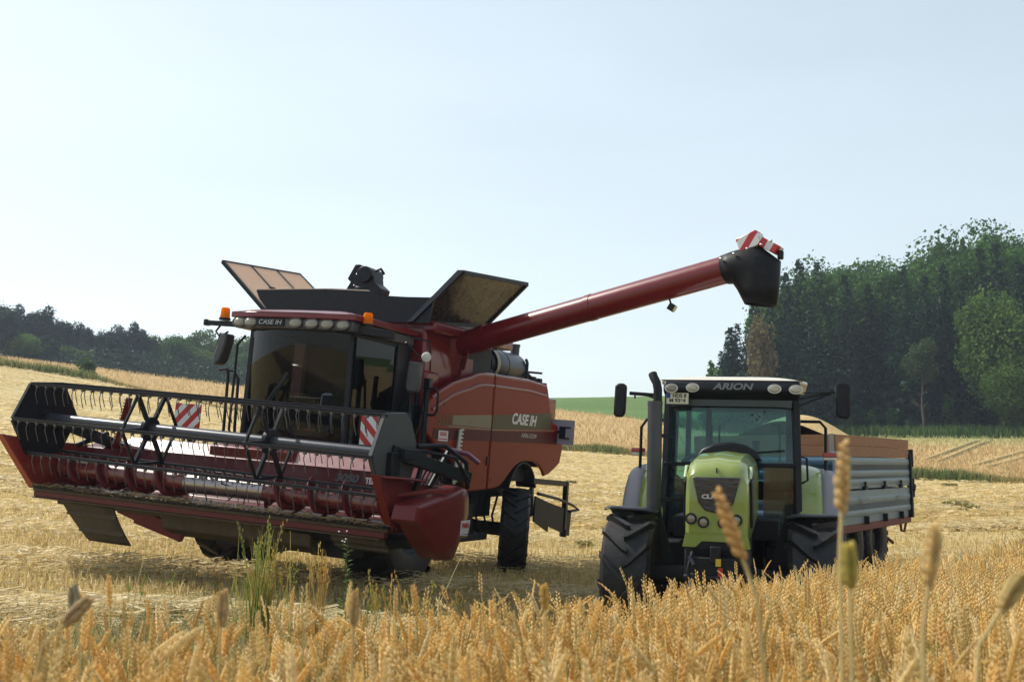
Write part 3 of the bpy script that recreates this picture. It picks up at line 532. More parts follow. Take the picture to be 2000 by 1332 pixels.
# end sheets
m = MB(); m.prism([(-3.33, 1.69), (-3.25, 1.69), (-2.7, 1.64), (-1.75, 1.6), (-1.72, 1.0), (-2.72, 1.04), (-3.0, 1.36)], 'x', XL-.10, XL-.05); m.prism([(-3.36, 1.70), (-3.30, 1.70), (-2.70, 1.05), (-2.76, 1.03)], 'x', XL-.14, XL-.03); m.build('end_sheet', mat('inner_red', (.22, .010, .007), .4, coat=.3, dust=.25), hd, bevel=.01)
m = MB(); m.prism([(-3.27, 1.62), (-2.5, 1.56), (-1.75, 1.5), (-1.72, 1.0), (-2.72, 1.04), (-2.95, 1.18)], 'x', XR+.04, XR+.08); m.prism([(-3.29, 1.64), (-3.2, 1.62), (-2.78, 1.12), (-2.9, 1.1)], 'x', XR, XR+.10); m.box((XR+.14, -2.85, 1.60), (.24, .75, .025), Matrix.Rotation(-.05, 3, 'X')); m.bar((XR+.05, -2.8, 1.42), (XR+.45, -2.2, 1.5), .04, .05); m.build('end_sheet', DUSTRED, hd, bevel=.01)
# auger
m = MB(); AY, AZ = -2.36, 1.28
m.tube([(XL, AY, tz(XL, AZ)), (XR, AY, tz(XR, AZ))], .115, 24); hauger = m.build('table_auger', mat('auger_red', (.14, .008, .014), .25, coat=.6, dust=.3, dscale=5), hv)
def flight(x0, x1, sgn, turns):
    n = int(turns*20); vs = []; fs = []
    for i in range(n+1):
        a = 2*math.pi*turns*i/n*sgn; x = x0 + (x1-x0)*i/n
        for r_ in (.11, .225): vs.append((x, AY + math.cos(a)*r_, tz(x, AZ) + math.sin(a)*r_))
    for i in range(n): fs.append((2*i, 2*i+1, 2*i+3, 2*i+2))
    m = MB(); m.add(vs, fs); return m.build('flight', DUSTRED, hauger, solid=.008, ang=60)
flight(XL+.05, CX-.55, 1, 4.2); flight(XR-.05, CX+.55, -1, 4.2)
m = MB(); m.tube([(CX-.55, AY, AZ), (CX+.62, AY, AZ)], .121, 24); m.build('worn_sleeve', WORN, hauger)
m = MB()
for k in range(12):
    x = CX-.5+.09*k; a = R(200 + 47*k); m.tube([(x, AY, AZ), (x, AY+math.cos(a)*.25, AZ+math.sin(a)*.25)], .008, 5)
m.build('finger', SOOT, hauger)
m = MB()
for k in range(26): x = XL+.1+k*.196; m.box((x, -2.5, 1.09), (.13, .03, .02))
m.build('stripper_bar', WORN, hd)
# knife with guards
m = MB(); m.box(((XL+XR)/2, -2.78, 1.06), (XR-XL, .08, .025)); kn = m.build('knife_bar', SOOT, hd)
for k in range(66):
    x = XL + .06 + k*(XR-XL-.12)/65
    m = MB(); z = 1.065 + random.uniform(-.004, .004)
    m.add([(x-.022, -2.78, z-.014), (x+.022, -2.78, z-.014), (x+.022, -2.78, z+.022), (x-.022, -2.78, z+.022), (x, -2.94, z-.004), (x+.004, -2.94, z+.004)], [(0,3,2,1), (0,1,5,4), (1,2,5), (2,3,4,5), (3,0,4)])
    g = m.build('guard', STEEL if k % 3 == 0 else DIRTY, hd)
# beam and dirty trays under the table
m = MB(); m.prism([(-2.80, 1.012), (-2.70, 1.012), (-2.70, .945), (-2.80, .94)], 'x', XL, XR-.04); m.build('cutter_beam', HRED, hd, bevel=.008)
m = MB(); m.prism([(-2.82, 1.045), (-2.74, 1.045), (-2.74, 1.014), (-2.82, 1.012)], 'x', XL, XR); m.prism([(-2.815, .938), (-2.7, .938), (-2.7, .92), (-2.815, .922)], 'x', XL, XR-.1); m.build('edge_strip', DIRTY, hd, bevel=.004)
m = MB(); m.prism([(-2.66, .918), (-1.75, .9), (-1.75, .86), (-2.64, .86)], 'x', XL+.25, 1.25); m.build('under_tray', DIRTY, hd, bevel=.008)
m = MB(); m.prism([(-2.66, .918), (-1.75, .9), (-1.75, .80), (-2.5, .80)], 'x', 1.27, XR-.1); m.build('shaded_gap_tray', SOOT, hd, bevel=.008)  # end of the tray, coloured black to stand for the shaded gap
for x0, x1 in ((-2.12, -1.28), (1.86, 2.55)):
    m = MB(); fn = lambda u, v, x0=x0, x1=x1: (x0 + (x1-x0)*v + ((.34 - .17*v)*u if x0 < 0 else 0), -2.66 + .10*u + .10*u*u, .92 - .48*u*(1 if x0 < 0 else .35)); m.grid(fn, 8, 4); sk = m.build('skid_plate', DIRTY, hd, solid=.02)
    for u in (.3, .72):
        m = MB(); m.bar(Vector(fn(u, 0)) + Vector((0, -.015, 0)), Vector(fn(u, 1)) + Vector((0, -.015, 0)), .02, .05); m.build('skid_rib', DIRTY, sk)
m = MB(); m.bar((-1.25, -2.55, .92), (-.45, -2.3, .62), .10, .16); m.bar((-1.05, -2.5, .78), (-.5, -2.3, .6), .06, .1); m.build('skid_brace', DUSTRED, hd, bevel=.01)
m = MB(); m.prism([(-2.6, .92), (-2.1, .9), (-1.9, .75), (-2.3, .62), (-2.55, .72)], 'x', -.6, 1.55); m.build('trough', DIRTY, hd, bevel=.02)
m = MB(); m.box((.45, -2.0, .68), (.9, .5, .22)); m.tube([(-.3, -2.1, .62), (-.1, -2.1, .55)], .09, 10); m.box((1.6, -2.05, .72), (.5, .4, .25)); m.build('gearbox', SOOT, hd, bevel=.02)
# drive shield on the visible end
m = MB()
sh = [(-3.0,1.34),(-2.2,1.46),(-1.84,1.53),(-1.72,1.50),(-1.66,1.40),(-1.64,1.21),(-1.76,.98),(-1.98,.69),(-2.3,.73),(-2.6,.92),(-2.86,1.12),(-3.05,1.18)]
n = len(sh); vs = []; fs = []
cy = sum(p[0] for p in sh)/n; cz = sum(p[1] for p in sh)/n
for (x, k) in ((XR+.16, 1.0), (XR+.34, 1.0), (XR+.40, .97), (XR+.435, .88), (XR+.45, .6)):
    for y, z in sh: vs.append((x, cy+(y-cy)*k, cz+(z-cz)*k))
for i in range(4):
    for k in range(n): fs.append((i*n+k, i*n+(k+1) % n, (i+1)*n+(k+1) % n, (i+1)*n+k))
fs.append(tuple(range(4*n, 5*n))); m.add(vs, fs); shd = m.build('drive_shield', mat('shield_red', (.12, .008, .009), .36, coat=.15, spec=.3, dust=.1, dscale=4, dcol=(.18, .1, .07)), hv, ang=38, bevel=.012)
m = MB(); m.slab([(XR+.46, -1.95, 1.15), (XR+.46, -1.71, 1.15), (XR+.45, -1.72, .99), (XR+.45, -1.94, 1.0)], -.006); st = m.build('dealer_sticker', STICK, shd)
text('print', 'BASA', .075, (XR+.468, -1.83, 1.09), (R(90), 0, R(90)), REDT, st, bold=.003)
m = MB(); m.slab([(XR+.43, -1.98, .975), (XR+.40, -1.70, .955), (XR+.45, -1.73, .985), (XR+.46, -1.96, 1.0)], .02); m.build('handle_recess', RED, shd)
# reel drive side: hydraulics, arm, hoses
m = MB(); m.bar((XR-.02, -2.85, 1.88), (XR+.35, -1.6, 1.62), .1, .14); m.box((XR+.02, -2.55, 1.86), (.22, .5, .12)); m.box((XR+.0, -2.85, 1.72), (.12, .2, .3)); m.tube([(XR+.06, -2.4, 1.95), (XR+.2, -2.0, 1.98), (XR+.35, -1.7, 1.8), (XR+.35, -1.6, 1.5)], .03, 8); m.tube([(XR+.1, -2.3, 1.9), (XR+.3, -1.9, 1.85), (XR+.4, -1.7, 1.6)], .022, 8); m.bar((XR+.1, -2.1, 1.5), (XR+.2, -1.85, 1.95), .05); m.bar((XR+.12, -2.5, 1.45), (XR+.12, -2.35, 1.8), .05)
for k in range(4): m.bar((XR+.08, -2.35+.1*k, 1.5), (XR+.16, -2.2+.1*k, 1.82), .02)
m.build('reel_arm', BLACK, hv, bevel=.01)
m = MB(); m.tube([(XR+.15, -1.75, 1.93), (XR+.32, -1.62, 1.9), (XR+.42, -1.5, 1.8)], .03, 8); m.build('hydraulic_line', mat('violet_red', (.10, .015, .04), .3, coat=.4), hv)
m = MB(); m.bar((XL+.05, -2.65, 1.9), (XL+.35, -1.7, 1.6), .1, .14); m.tube([(XL+.1, -2.0, 1.8), (XL+.5, -1.8, 1.62)], .02, 6); m.bar((XL+.12, -2.3, 1.6), (XL+.25, -1.9, 1.78), .06); m.build('reel_arm', BLACK, hv, bevel=.01)
m = MB(); m.tube([(XL+.3, -1.9, 1.66), (XL+.75, -1.9, 1.64)], .025, 8); m.build('reel_cylinder', STEEL, hv)
m = MB(); m.bar((-2.0, -1.95, 1.6), (-1.86, -1.95, 2.27), .03, .09, up=(0, 1, 0)); gg = m.build('height_gauge', RED, hv)
m = MB()
for k in range(15): q = k/14; m.box((-1.98+.12*q-.035, -1.975, 1.66+.58*q), (.05, .02, .022))
m.build('gauge_teeth', SILV, gg)
# ---- reel
RY = -2.74
def rz(x): return 1.925 - (x - XL) * .017
m = MB(); m.tube([(XL, RY, rz(XL)), (XR, RY, rz(XR))], .068, 20); reel = m.build('reel_tube', DARK, hv)
TINE = mat('tine_steel', (.09, .085, .085), .45, metal=.3, dust=.2)
RR = .50; angs = [R(60*k + 4) for k in range(6)]
def rp(x, a, r=RR): return Vector((x, RY + math.cos(a)*r, rz(x) + math.sin(a)*r))
for x in (XL, XR-.02):
    m = MB()
    pts = [rp(x, a, RR*1.03) for a in angs]; m.add([p - Vector((.012, 0, 0)) for p in pts] + [p + Vector((.012, 0, 0)) for p in pts], [tuple(range(6))[::-1], tuple(range(6, 12))] + [(i, (i+1) % 6, 6+(i+1) % 6, 6+i) for i in range(6)])
    for k in range(6): m.bar(rp(x-.02, angs[k], .06), rp(x-.02, angs[k], RR), .03, .05); m.bar(rp(x-.02, angs[k]), rp(x-.02, angs[(k+1) % 6]), .04, .05)
    m.tube([(x-.06, RY, rz(x)), (x+.06, RY, rz(x))], .1, 14); m.build('end_plate', mat('reel_grey', (.035, .04, .045), .5, dust=.4, dcol=(.12, .11, .08)) if x > 0 else BLACK, reel)
for x in (-.76, 1.0):
    m = MB()
    for k in range(6):
        a, b = angs[k], angs[(k+1) % 6]
        m.bar(rp(x, a, RR*.98), rp(x, a, .12), .05, .045, up=(1, 0, 0)); m.bar(rp(x, a, RR*.95), rp(x, b, RR*.95), .035, .03, up=(1, 0, 0))
    m.lathe([(.07, -.03), (.15, -.03), (.15, .03), (.07, .03)], (x, RY, rz(x)), (1, 0, 0), 18, closed=True); m.build('spider', BLACK, reel, bevel=.006)
for k in range(6):
    a = angs[k]; m = MB(); m.tube([rp(XL, a), rp(XR, a)], .019, 8); m.bar(rp(XL, a) + Vector((0, -.02, .02)), rp(XR, a) + Vector((0, -.02, .02)), .03, .008)
    bat = m.build('bat', DARK, reel)
    m = MB(); nt = 34
    for i in range(nt):
        x = XL + .1 + i*(XR-XL-.2)/(nt-1); p = rp(x, a); j = random.uniform(-.015, .015)
        m.box(p + Vector((0, -.01, -.025)), (.03, .03, .03)); m.tube([p + Vector((0, -.01, -.02)), p + Vector((j*.3, -.03, -.09)), p + Vector((j, -.005, -.16)), p + Vector((j, .03, -.24))], .0055, 5)
    m.build('tine_comb', TINE, bat)

for y, z in ((.75, 2.55), (1.6, 2.85), (2.35, 1.45), (2.65, 1.45), (4.75, 3.0), (5.5, 1.8), (2.65, 2.95), (2.35, 2.95)):
    m = MB(); m.lathe([(0, .012), (.016, .01), (.02, 0)], (1.46, y, z), (1, 0, 0), 8); m.build('bolt', DARK, hv)
m = MB(); m.box((1.47, 2.42, 1.75), (.02, .05, .14)); m.build('panel_latch', BLACK, hv, bevel=.006)
CHAFF = leafmat('caught_straw', (.42, .32, .16), trans=.3, var=.4)
m = MB()
for i in range(420):
    x = random.uniform(XL+.05, XR-.05); y = random.choice([random.gauss(-2.80, .05), random.gauss(-2.6, .1), random.gauss(-2.79, .03)]); a = random.uniform(0, 6.28); L_ = random.uniform(.04, .2); z = 1.075 + random.uniform(0, .03)
    m.bar((x, y, z), (x + math.cos(a)*L_, y + math.sin(a)*L_*.6, z + random.uniform(-.03, .04)), .007, .004)
o = m.build('caught_straw', CHAFF, hd); o['kind'] = 'stuff'

# ------------------------------------------------------------------ the tractor
PT = (2.2022, 11.266, -0.8136, -0.2516, -0.0066, 0.0289)
tr = pose(empty('tractor'), PT)
tag(tr, 'green tractor with dark-framed glass cab parked behind the ripe wheat', 'tractor')
def hood_sec(y, zt, hw, zb, rnd):
    """half-rounded cross-section of the bonnet, left to right"""
    pts = [(-hw, y, zb), (-hw*1.0, y, zb + (zt-zb)*.55), (-hw*.97, y, zt - rnd*1.1), (-hw*.88, y, zt - rnd*.55), (-hw*.70, y, zt - rnd*.18), (-hw*.42, y, zt - .02), (0, y, zt)]
    return pts + [(-p[0], p[1], p[2]) for p in pts[-2::-1]]
S = [hood_sec(-.93, 1.72, .265, 1.2, .09), hood_sec(-.905, 1.81, .30, 1.17, .11), hood_sec(-.82, 1.89, .31, 1.15, .125), hood_sec(-.6, 1.95, .32, 1.15, .13), hood_sec(0, 2.0, .335, 1.2, .14), hood_sec(.7, 2.03, .355, 1.3, .17), hood_sec(1.25, 2.04, .36, 1.35, .16)]
k = len(S[0]); m = MB(); m.add([p for s_ in S for p in s_], [(i*k+j, i*k+j+1, (i+1)*k+j+1, (i+1)*k+j) for i in range(len(S)-1) for j in range(k-1)] + [tuple(range(k))[::-1]])
# chin below the lamps
m.prism([(-.30, 1.20), (.30, 1.20), (.33, 1.06), (.20, 1.06), (.14, 1.12), (-.14, 1.12), (-.20, 1.06), (-.33, 1.06)], 'y', -.92, -.5)
hood = m.build('bonnet', GREEN, tr, ang=32)
m = MB(); gp = [(-.235, 1.745), (.235, 1.75), (.165, 1.50), (.11, 1.42), (0, 1.395), (-.11, 1.42), (-.175, 1.50)]
m.prism(gp, 'y', -.955, -.90); m.build('grille', mat('grille_black', (.014, .012, .018), .25, coat=.4, dust=.08, dscale=4, bump=.5, bscale=9, stretch=(1, 1, 3)), hood, bevel=.012)
text('maker_name', 'CLAAS', .055, (-.03, -.963, 1.555), (R(90), 0, 0), SILV, hood, sx=1.35, bold=.003)
m = MB(); m.box((0, -.90, 1.815), (.012, .03, .05)); m.build('badge', BLK, hood)
for x, z in ((-.245, 1.335), (-.125, 1.305), (.07, 1.305), (.195, 1.335)):
    m = MB(); m.lathe([(0, -.01), (.03, -.008), (.045, .0), (.045, .03)], (x, -.938, z), (0, 1, 0), 18); hl = m.build('headlight', LAMPC, tr)
    m = MB(); m.lathe([(.042, -.012), (.056, -.012), (.06, .03), (.042, .03)], (x, -.938, z), (0, 1, 0), 18, closed=True); m.build('bezel', BLACK, hl)
for sx in (-1, 1):
    m = MB(); m.prism([(-.72, 1.70), (-.1, 1.78), (-.1, 1.28), (-.66, 1.25)], 'x', sx*.31, sx*.342); m.build('side_grille', BLACK, hood, bevel=.01)
    m = MB(); m.prism([(-.78, 1.74), (-.6, 1.86), (-.15, 1.86), (-.2, 1.80), (-.66, 1.75)], 'x', sx*.308, sx*.338); m.build('side_scoop', mat('pale_green', (.42, .5, .3), .35, coat=.3), hood, bevel=.008)
m = MB(); m.prism([(-.40, 1.93), (-.30, 2.06), (-.16, 2.125), (.05, 2.15), (.2, 2.12), (.32, 2.05), (.41, 1.93)], 'y', 1.26, 1.5); m.build('scuttle', BLACK, hood, bevel=.03)
m = MB(); m.box((0, -.1, .95), (.5, 1.6, .4)); m.box((0, 1.6, .9), (.6, 2.6, .5)); m.tube([(-.95, 0, .68), (.95, 0, .68)], .11, 12); m.box((0, 0, .72), (.5, .3, .35)); m.box((0, -.75, .92), (.62, .3, .3)); m.box((0, 2.6, .85), (.8, .7, .7)); m.tube([(-.9, 2.55, .85), (.9, 2.55, .85)], .16, 12)
m.box((-.62, 1.45, .72), (.35, .9, .5)); m.box((.62, 1.45, .72), (.35, .9, .5)); m.box((.62, 1.4, .42), (.3, .4, .04)); m.box((-.62, 1.4, .42), (.3, .4, .04)); m.box((0, 1.3, 1.15), (1.2, .9, .25)); m.build('chassis', SOOT, tr, bevel=.02)
m = MB(); m.box((0, -.98, .84), (.46, .1, .26)); m.bar((-.2, -1.02, .8), (-.24, -1.18, .55), .07, .09); m.bar((.2, -1.02, .8), (.24, -1.18, .55), .07, .09); m.tube([(-.3, -1.05, .78), (.3, -1.05, .78)], .03, 8); m.tube([(-.22, -1.0, 1.02), (-.26, -1.08, .85), (-.22, -1.06, .62)], .022, 6); m.tube([(.3, -.95, 1.05), (.33, -1.0, .9)], .03, 8); m.box((0, -1.03, 1.0), (.1, .05, .16)); m.build('front_linkage', SOOT, tr, bevel=.01)
m = MB(); m.tube([(-.25, -1.06, .98), (-.2, -1.09, .9)], .02, 8); m.tube([(.31, -1.0, 1.0), (.31, -1.0, .86)], .03, 8); m.tube([(-.3, -1.1, .7), (-.24, -1.14, .6)], .02, 6); m.build('coupler', DARK, tr)
m = MB(); m.box((.03, -1.06, .93), (.05, .03, .07)); m.build('yellow_cap', YEL, tr)
m = MB(); m.box((.05, -1.06, .84), (.045, .03, .08)); m.build('red_cap', REDL, tr)
for x in (-.95, .95):
    sx = 1 if x > 0 else -1
    wheel(tr, 'front_wheel', (x, 0, .66), .68, .54, .36, GREYP, 13, .06, side=sx)
    wheel(tr, 'rear_wheel', (x*1.0, 2.55, .86), .88, .58, .5, GREYP, 20, .055, side=sx)
    m = MB(); arc = []
    for i in range(9):
        a = R(76 + i*7); arc.append((-.02 - math.cos(a)*.78, .64 + math.sin(a)*.745))
    fn = lambda u, v: (x + (u-.5)*.56, arc[int(round(v*8))][0], arc[int(round(v*8))][1] - .035*(2*u-1)**4 + (.03*max(0, (2*u-1)*sx)**2))
    m.grid(fn, 8, 8); fd = m.build('front_fender', BLACK, tr, solid=.012, ang=60)
    m = MB(); m.bar((x - sx*.25, .1, 1.35), (x - sx*.42, .1, .75), .05, .08); m.build('fender_stay', SOOT, fd)
    # rear fender: green inner arch, grey outer face
    m = MB(); ra = [(2.55 - math.cos(R(a))*1.0, .9 + math.sin(R(a))*1.0) for a in range(8, 140, 12)]
    n_ = len(ra) - 1
    m.grid(lambda u, v: (sx*(.80 + .30*u), ra[int(round(v*n_))][0] + .02*u, ra[int(round(v*n_))][1] - .05*u*u), 4, n_); rf = m.build('rear_fender', GREEN, tr, solid=.03, ang=60)
    m = MB(); m.grid(lambda u, v: (sx*(1.10 + .22*math.sin(u*1.5)), ra[int(round(v*n_))][0] + .03, ra[int(round(v*n_))][1] - .05 - .14*u*u), 5, n_); m.build('fender_flare', mat('lilac_grey', (.22, .21, .24), .45, dust=.3), rf, solid=.03, ang=60)
    # handrail with marker lamp in front of the fender
    m = MB(); m.tube([(sx*.86, 2.45, 2.46), (sx*1.10, 2.45, 2.46), (sx*1.17, 2.45, 2.38), (sx*1.17, 2.45, 1.35)] if sx > 0 else [(-.88, 2.3, 2.44), (-1.10, 2.3, 2.44), (-1.17, 2.3, 2.34), (-1.19, 2.3, 1.3)], .02, 8); m.build('hand_rail', BLACK, tr)
    m = MB(); m.box((sx*1.22, 2.40, 2.04), (.18, .06, .055)); ml = m.build('marker_lamp', REDL, tr, bevel=.01)
    m = MB(); m.box((sx*1.22, 2.40, 1.99), (.17, .06, .04)); m.build('white_lens', LENS, ml, bevel=.008)
    m = MB(); m.tube([(sx*.86, 1.72, 2.0), (sx*.92, 1.7, 1.98), (sx*.93, 1.7, 1.72), (sx*.86, 1.72, 1.68)], .014, 6); m.build('door_handle', BLACK, tr)
# cab: posts, rails
P4 = [(-.79, 1.68), (.80, 1.68), (.82, 3.0), (-.82, 3.0)]
m = MB()
m.bar((-.79, 1.66, 1.02), (-.755, 1.76, 2.75), .085, .09); m.bar((.82, 1.66, .98), (.785, 1.76, 2.75), .085, .09)
m.bar((-.84, 3.0, 1.2), (-.78, 2.95, 2.78), .08, .08); m.bar((.84, 3.0, 1.2), (.79, 2.95, 2.78), .08, .08)
m.bar((-.86, 2.35, 1.1), (-.82, 2.35, 2.75), .05, .06); m.bar((.86, 2.35, 1.1), (.82, 2.35, 2.75), .05, .06)
m.bar((-.80, 1.68, 1.87), (.82, 1.68, 1.89), .05, .05); m.bar((-.84, 3.0, 1.55), (.84, 3.0, 1.55), .06, .25); m.box((0, 2.35, 1.08), (1.62, 1.4, .1)); m.box((-.46, 1.7, 1.13), (.6, .06, .2)); m.box((.48, 1.7, 1.05), (.66, .06, .16))
m.bar((-.35, 2.95, 1.6), (-.33, 2.9, 2.7), .07, .06); m.box((0, 3.0, 2.66), (1.6, .06, .14)); m.box((.73, 2.9, 2.1), (.1, .06, 1.2))
m.build('cab_frame', BLACK, tr, bevel=.012)
# roof
m = MB(); m.prism([(1.50, 2.74), (1.47, 2.80), (1.52, 2.90), (1.60, 2.915), (3.1, 2.915), (3.1, 2.70), (1.7, 2.68)], 'x', -.80, .84); rb = m.build('roof_visor', BLACK, tr, bevel=.035, seg=3)
m = MB(); m.grid(lambda u, v: (.02 + (u-.5)*1.72, 1.53 + 1.75*v, 2.91 + .075*(1 - abs(2*u-1)**5)*(1 - abs(2*v-1)**5)), 24, 18); m.prism([(-.83, 1.56), (.86, 1.56), (.93, 1.75), (.93, 3.2), (-.84, 3.2), (-.84, 1.75)], 'z', 2.86, 2.914); m.build('roof', mat('cream_white', (.66, .6, .5), .4, coat=.3, dust=.3), tr, bevel=.02)
m = MB(); m.prism([(-.74, 2.72), (.76, 2.72), (.74, 2.585), (.60, 2.60), (-.55, 2.60), (-.73, 2.585)], 'y', 1.70, 1.725); m.build('sun_visor', mat('smoked_visor', (.03, .045, .055), .3), tr)
text('model_name', 'ARION', .11, (.045, 1.468, 2.825), (R(82), 0, 0), mat('dull_silver_print', (.16, .16, .16), .5), rb, shear=.22, sx=1.35, bold=.0035)
for x, z, mt in ((-.70, 2.80, LAMPC), (-.44, 2.81, LAMPT), (.54, 2.805, LAMPT), (.79, 2.80, LAMPT)):
    m = MB(); m.lathe([(0, -.03), (.05, -.022), (.068, .0), (.07, .05)], (x, 1.475, z), (0, 1, -.1), 18)
    for v_ in range(len(m.v)): vx, vy, vz = m.v[v_]; m.v[v_] = (x + (vx-x)*1.05, vy, z + (vz-z)*.72)
    hl = m.build('work_lamp', mt, tr); m = MB(); m.lathe([(.064, -.008), (.078, -.008), (.078, .05), (.064, .05)], (x, 1.475, z), (0, 1, -.1), 18, closed=True)
    for v_ in range(len(m.v)): vx, vy, vz = m.v[v_]; m.v[v_] = (x + (vx-x)*1.05, vy, z + (vz-z)*.72)
    m.build('bezel', WHITE, hl)
m = MB(); m.box((-.625, 1.50, 2.675), (.27, .012, .135)); npl = m.build('number_plate', mat('plate_white', (.62, .58, .45), .4, dust=.3, dscale=8), tr)
m = MB(); m.box((-.735, 1.492, 2.71), (.045, .004, .06)); m.build('blue_field', mat('plate_blue', (.01, .04, .3), .4), npl)
text('plate_text', 'HDS 8', .062, (-.60, 1.492, 2.708), (R(90), 0, 0), BLK, npl, sx=1.0, bold=.002); text('plate_text', 'M 9364', .062, (-.625, 1.492, 2.648), (R(90), 0, 0), BLK, npl, sx=1.05, bold=.002)
# panes
m = MB(); m.slab([(-.75, 1.70, 1.90), (.79, 1.70, 1.91), (.76, 1.775, 2.62), (-.72, 1.775, 2.62)], .006); m.build('windscreen', GLASST, tr)
m = MB(); m.slab([(-.75, 1.70, 1.22), (-.39, 1.70, 1.22), (-.39, 1.70, 1.86), (-.75, 1.70, 1.86)], .006); m.build('lower_pane', GLASST, tr)
m = MB(); m.slab([(.41, 1.70, 1.12), (.78, 1.70, 1.12), (.78, 1.70, 1.86), (.41, 1.70, 1.86)], .006); m.build('lower_pane', glass('dusty_tractor_glass', (.5, .55, .5), 1.6, film=.3, fcol=(.2, .19, .13)), tr)
for sx in (-1, 1):
    m = MB(); m.slab([(sx*.835, 1.72, 1.15), (sx*.85, 2.95, 1.25), (sx*.80, 2.92, 2.68), (sx*.80, 1.78, 2.68)], .006); m.build('side_window', GLASST, tr)
m = MB(); m.slab([(-.8, 3.0, 1.65), (.8, 3.0, 1.65), (.76, 2.96, 2.62), (-.76, 2.96, 2.62)], .006); m.build('rear_window', GLASST, tr)
# inside
m = MB(); m.box((-.02, 2.55, 1.55), (.5, .5, .16)); m.box((-.02, 2.80, 1.86), (.46, .14, .55), Matrix.Rotation(-.12, 3, 'X')); m.box((-.02, 2.55, 1.35), (.4, .4, .25)); m.build('driver_seat', SEATM, tr, bevel=.05)
m = MB(); m.lathe([(.19, -.013), (.205, 0), (.19, .013), (.177, 0)], (.06, 1.98, 2.02), (0, -.55, 1), 26, closed=True); m.bar((-.12, 1.98, 2.02), (.24, 1.98, 2.02), .035, .02); m.tube([(.06, 1.82, 1.4), (.06, 1.96, 2.0)], .05, 8); m.prism([(-.1, 1.85), (.35, 1.9), (.33, 2.05), (.1, 2.10), (-.05, 2.05)], 'y', 1.86, 1.93); m.build('steering_wheel', BLACK, tr, bevel=.01)
m = MB(); m.box((.30, 2.45, 1.95), (.09, .12, .5)); m.box((.6, 2.3, 1.75), (.25, .5, .35)); m.tube([(-.62, 2.2, 1.9), (-.5, 2.1, 1.97), (-.35, 2.05, 1.98)], .03, 8); m.bar((-.62, 2.9, 1.2), (-.6, 2.9, 2.6), .2, .06); m.build('console', GREYP, tr, bevel=.02)
m = MB(); m.tube([(-.29, 2.9, 1.75), (-.29, 2.85, 2.42), (-.19, 2.85, 2.42), (-.19, 2.88, 1.98)], .013, 6); m.tube([(.60, 2.9, 1.75), (.60, 2.85, 2.42), (.50, 2.85, 2.42)], .013, 6); m.build('guard_bar', BLACK, tr)
m = MB(); m.tube([(-.05, 1.66, 2.0), (.5, 1.66, 2.055), (.66, 1.66, 2.07)], .011, 6); m.build('wiper', BLACK, tr)
for x, z in ((.27, 2.5), (.36, 2.48), (.33, 2.44), (.42, 2.54)):
    m = MB(); m.lathe([(0, 0), (.016, 0), (.016, .004), (0, .004)], (x, 1.745, z), (0, 1, 0), 10); m.build('sticker_dot', BLK, tr)
# exhaust
m = MB(); m.tube([(-.83, .9, 1.18), (-.83, .9, 2.58)], .086, 22); m.tube([(-.83, .9, 2.55), (-.83, .9, 2.6)], .09, 22); ex = m.build('exhaust', mat('exhaust_grey', (.05, .052, .062), .45, metal=.2, dust=.25, dcol=(.15, .12, .1)), tr)
m = MB(); m.tube([(-.80, .9, 2.58), (-.80, .9, 2.74), (-.815, .9, 2.82), (-.855, .93, 2.89), (-.87, .95, 2.93)], .052, 14); m.build('tail_pipe', SOOT, ex)
m = MB(); m.bar((-.78, .9, 2.2), (-.7, 1.7, 2.2), .04); m.build('exhaust_stay', SOOT, ex); m = MB(); m.bar((-.8, .9, 1.45), (-.4, 1.0, 1.45), .05); m.build('exhaust_stay', SOOT, ex)
# mirrors
m = MB(); m.bar((-.84, 1.7, 2.72), (-1.25, 1.7, 2.745), .03, .045); m.bar((-.84, 1.7, 2.66), (-1.05, 1.7, 2.73), .03, .03); m.bar((-1.18, 1.7, 2.74), (-1.18, 1.7, 2.68), .02); ma = m.build('mirror_arm', BLACK, tr)
m = MB(); m.prism([(-1.43, 2.83), (-1.40, 2.865), (-1.32, 2.87), (-1.285, 2.84), (-1.30, 2.50), (-1.33, 2.44), (-1.42, 2.44), (-1.445, 2.48)], 'y', 1.64, 1.76); m.build('mirror', BLACK, ma, bevel=.025)
m = MB(); m.bar((.84, 1.7, 2.70), (1.25, 1.7, 2.79), .03, .03); m.bar((.84, 1.7, 2.62), (1.2, 1.7, 2.77), .03, .03); m.box((1.05, 1.68, 2.775), (.35, .04, .012)); ma = m.build('mirror_arm', BLACK, tr)
m = MB(); m.prism([(1.25, 2.85), (1.28, 2.905), (1.40, 2.905), (1.435, 2.86), (1.425, 2.51), (1.40, 2.465), (1.29, 2.475), (1.26, 2.52)], 'y', 1.64, 1.76); m.build('mirror', BLACK, ma, bevel=.025)

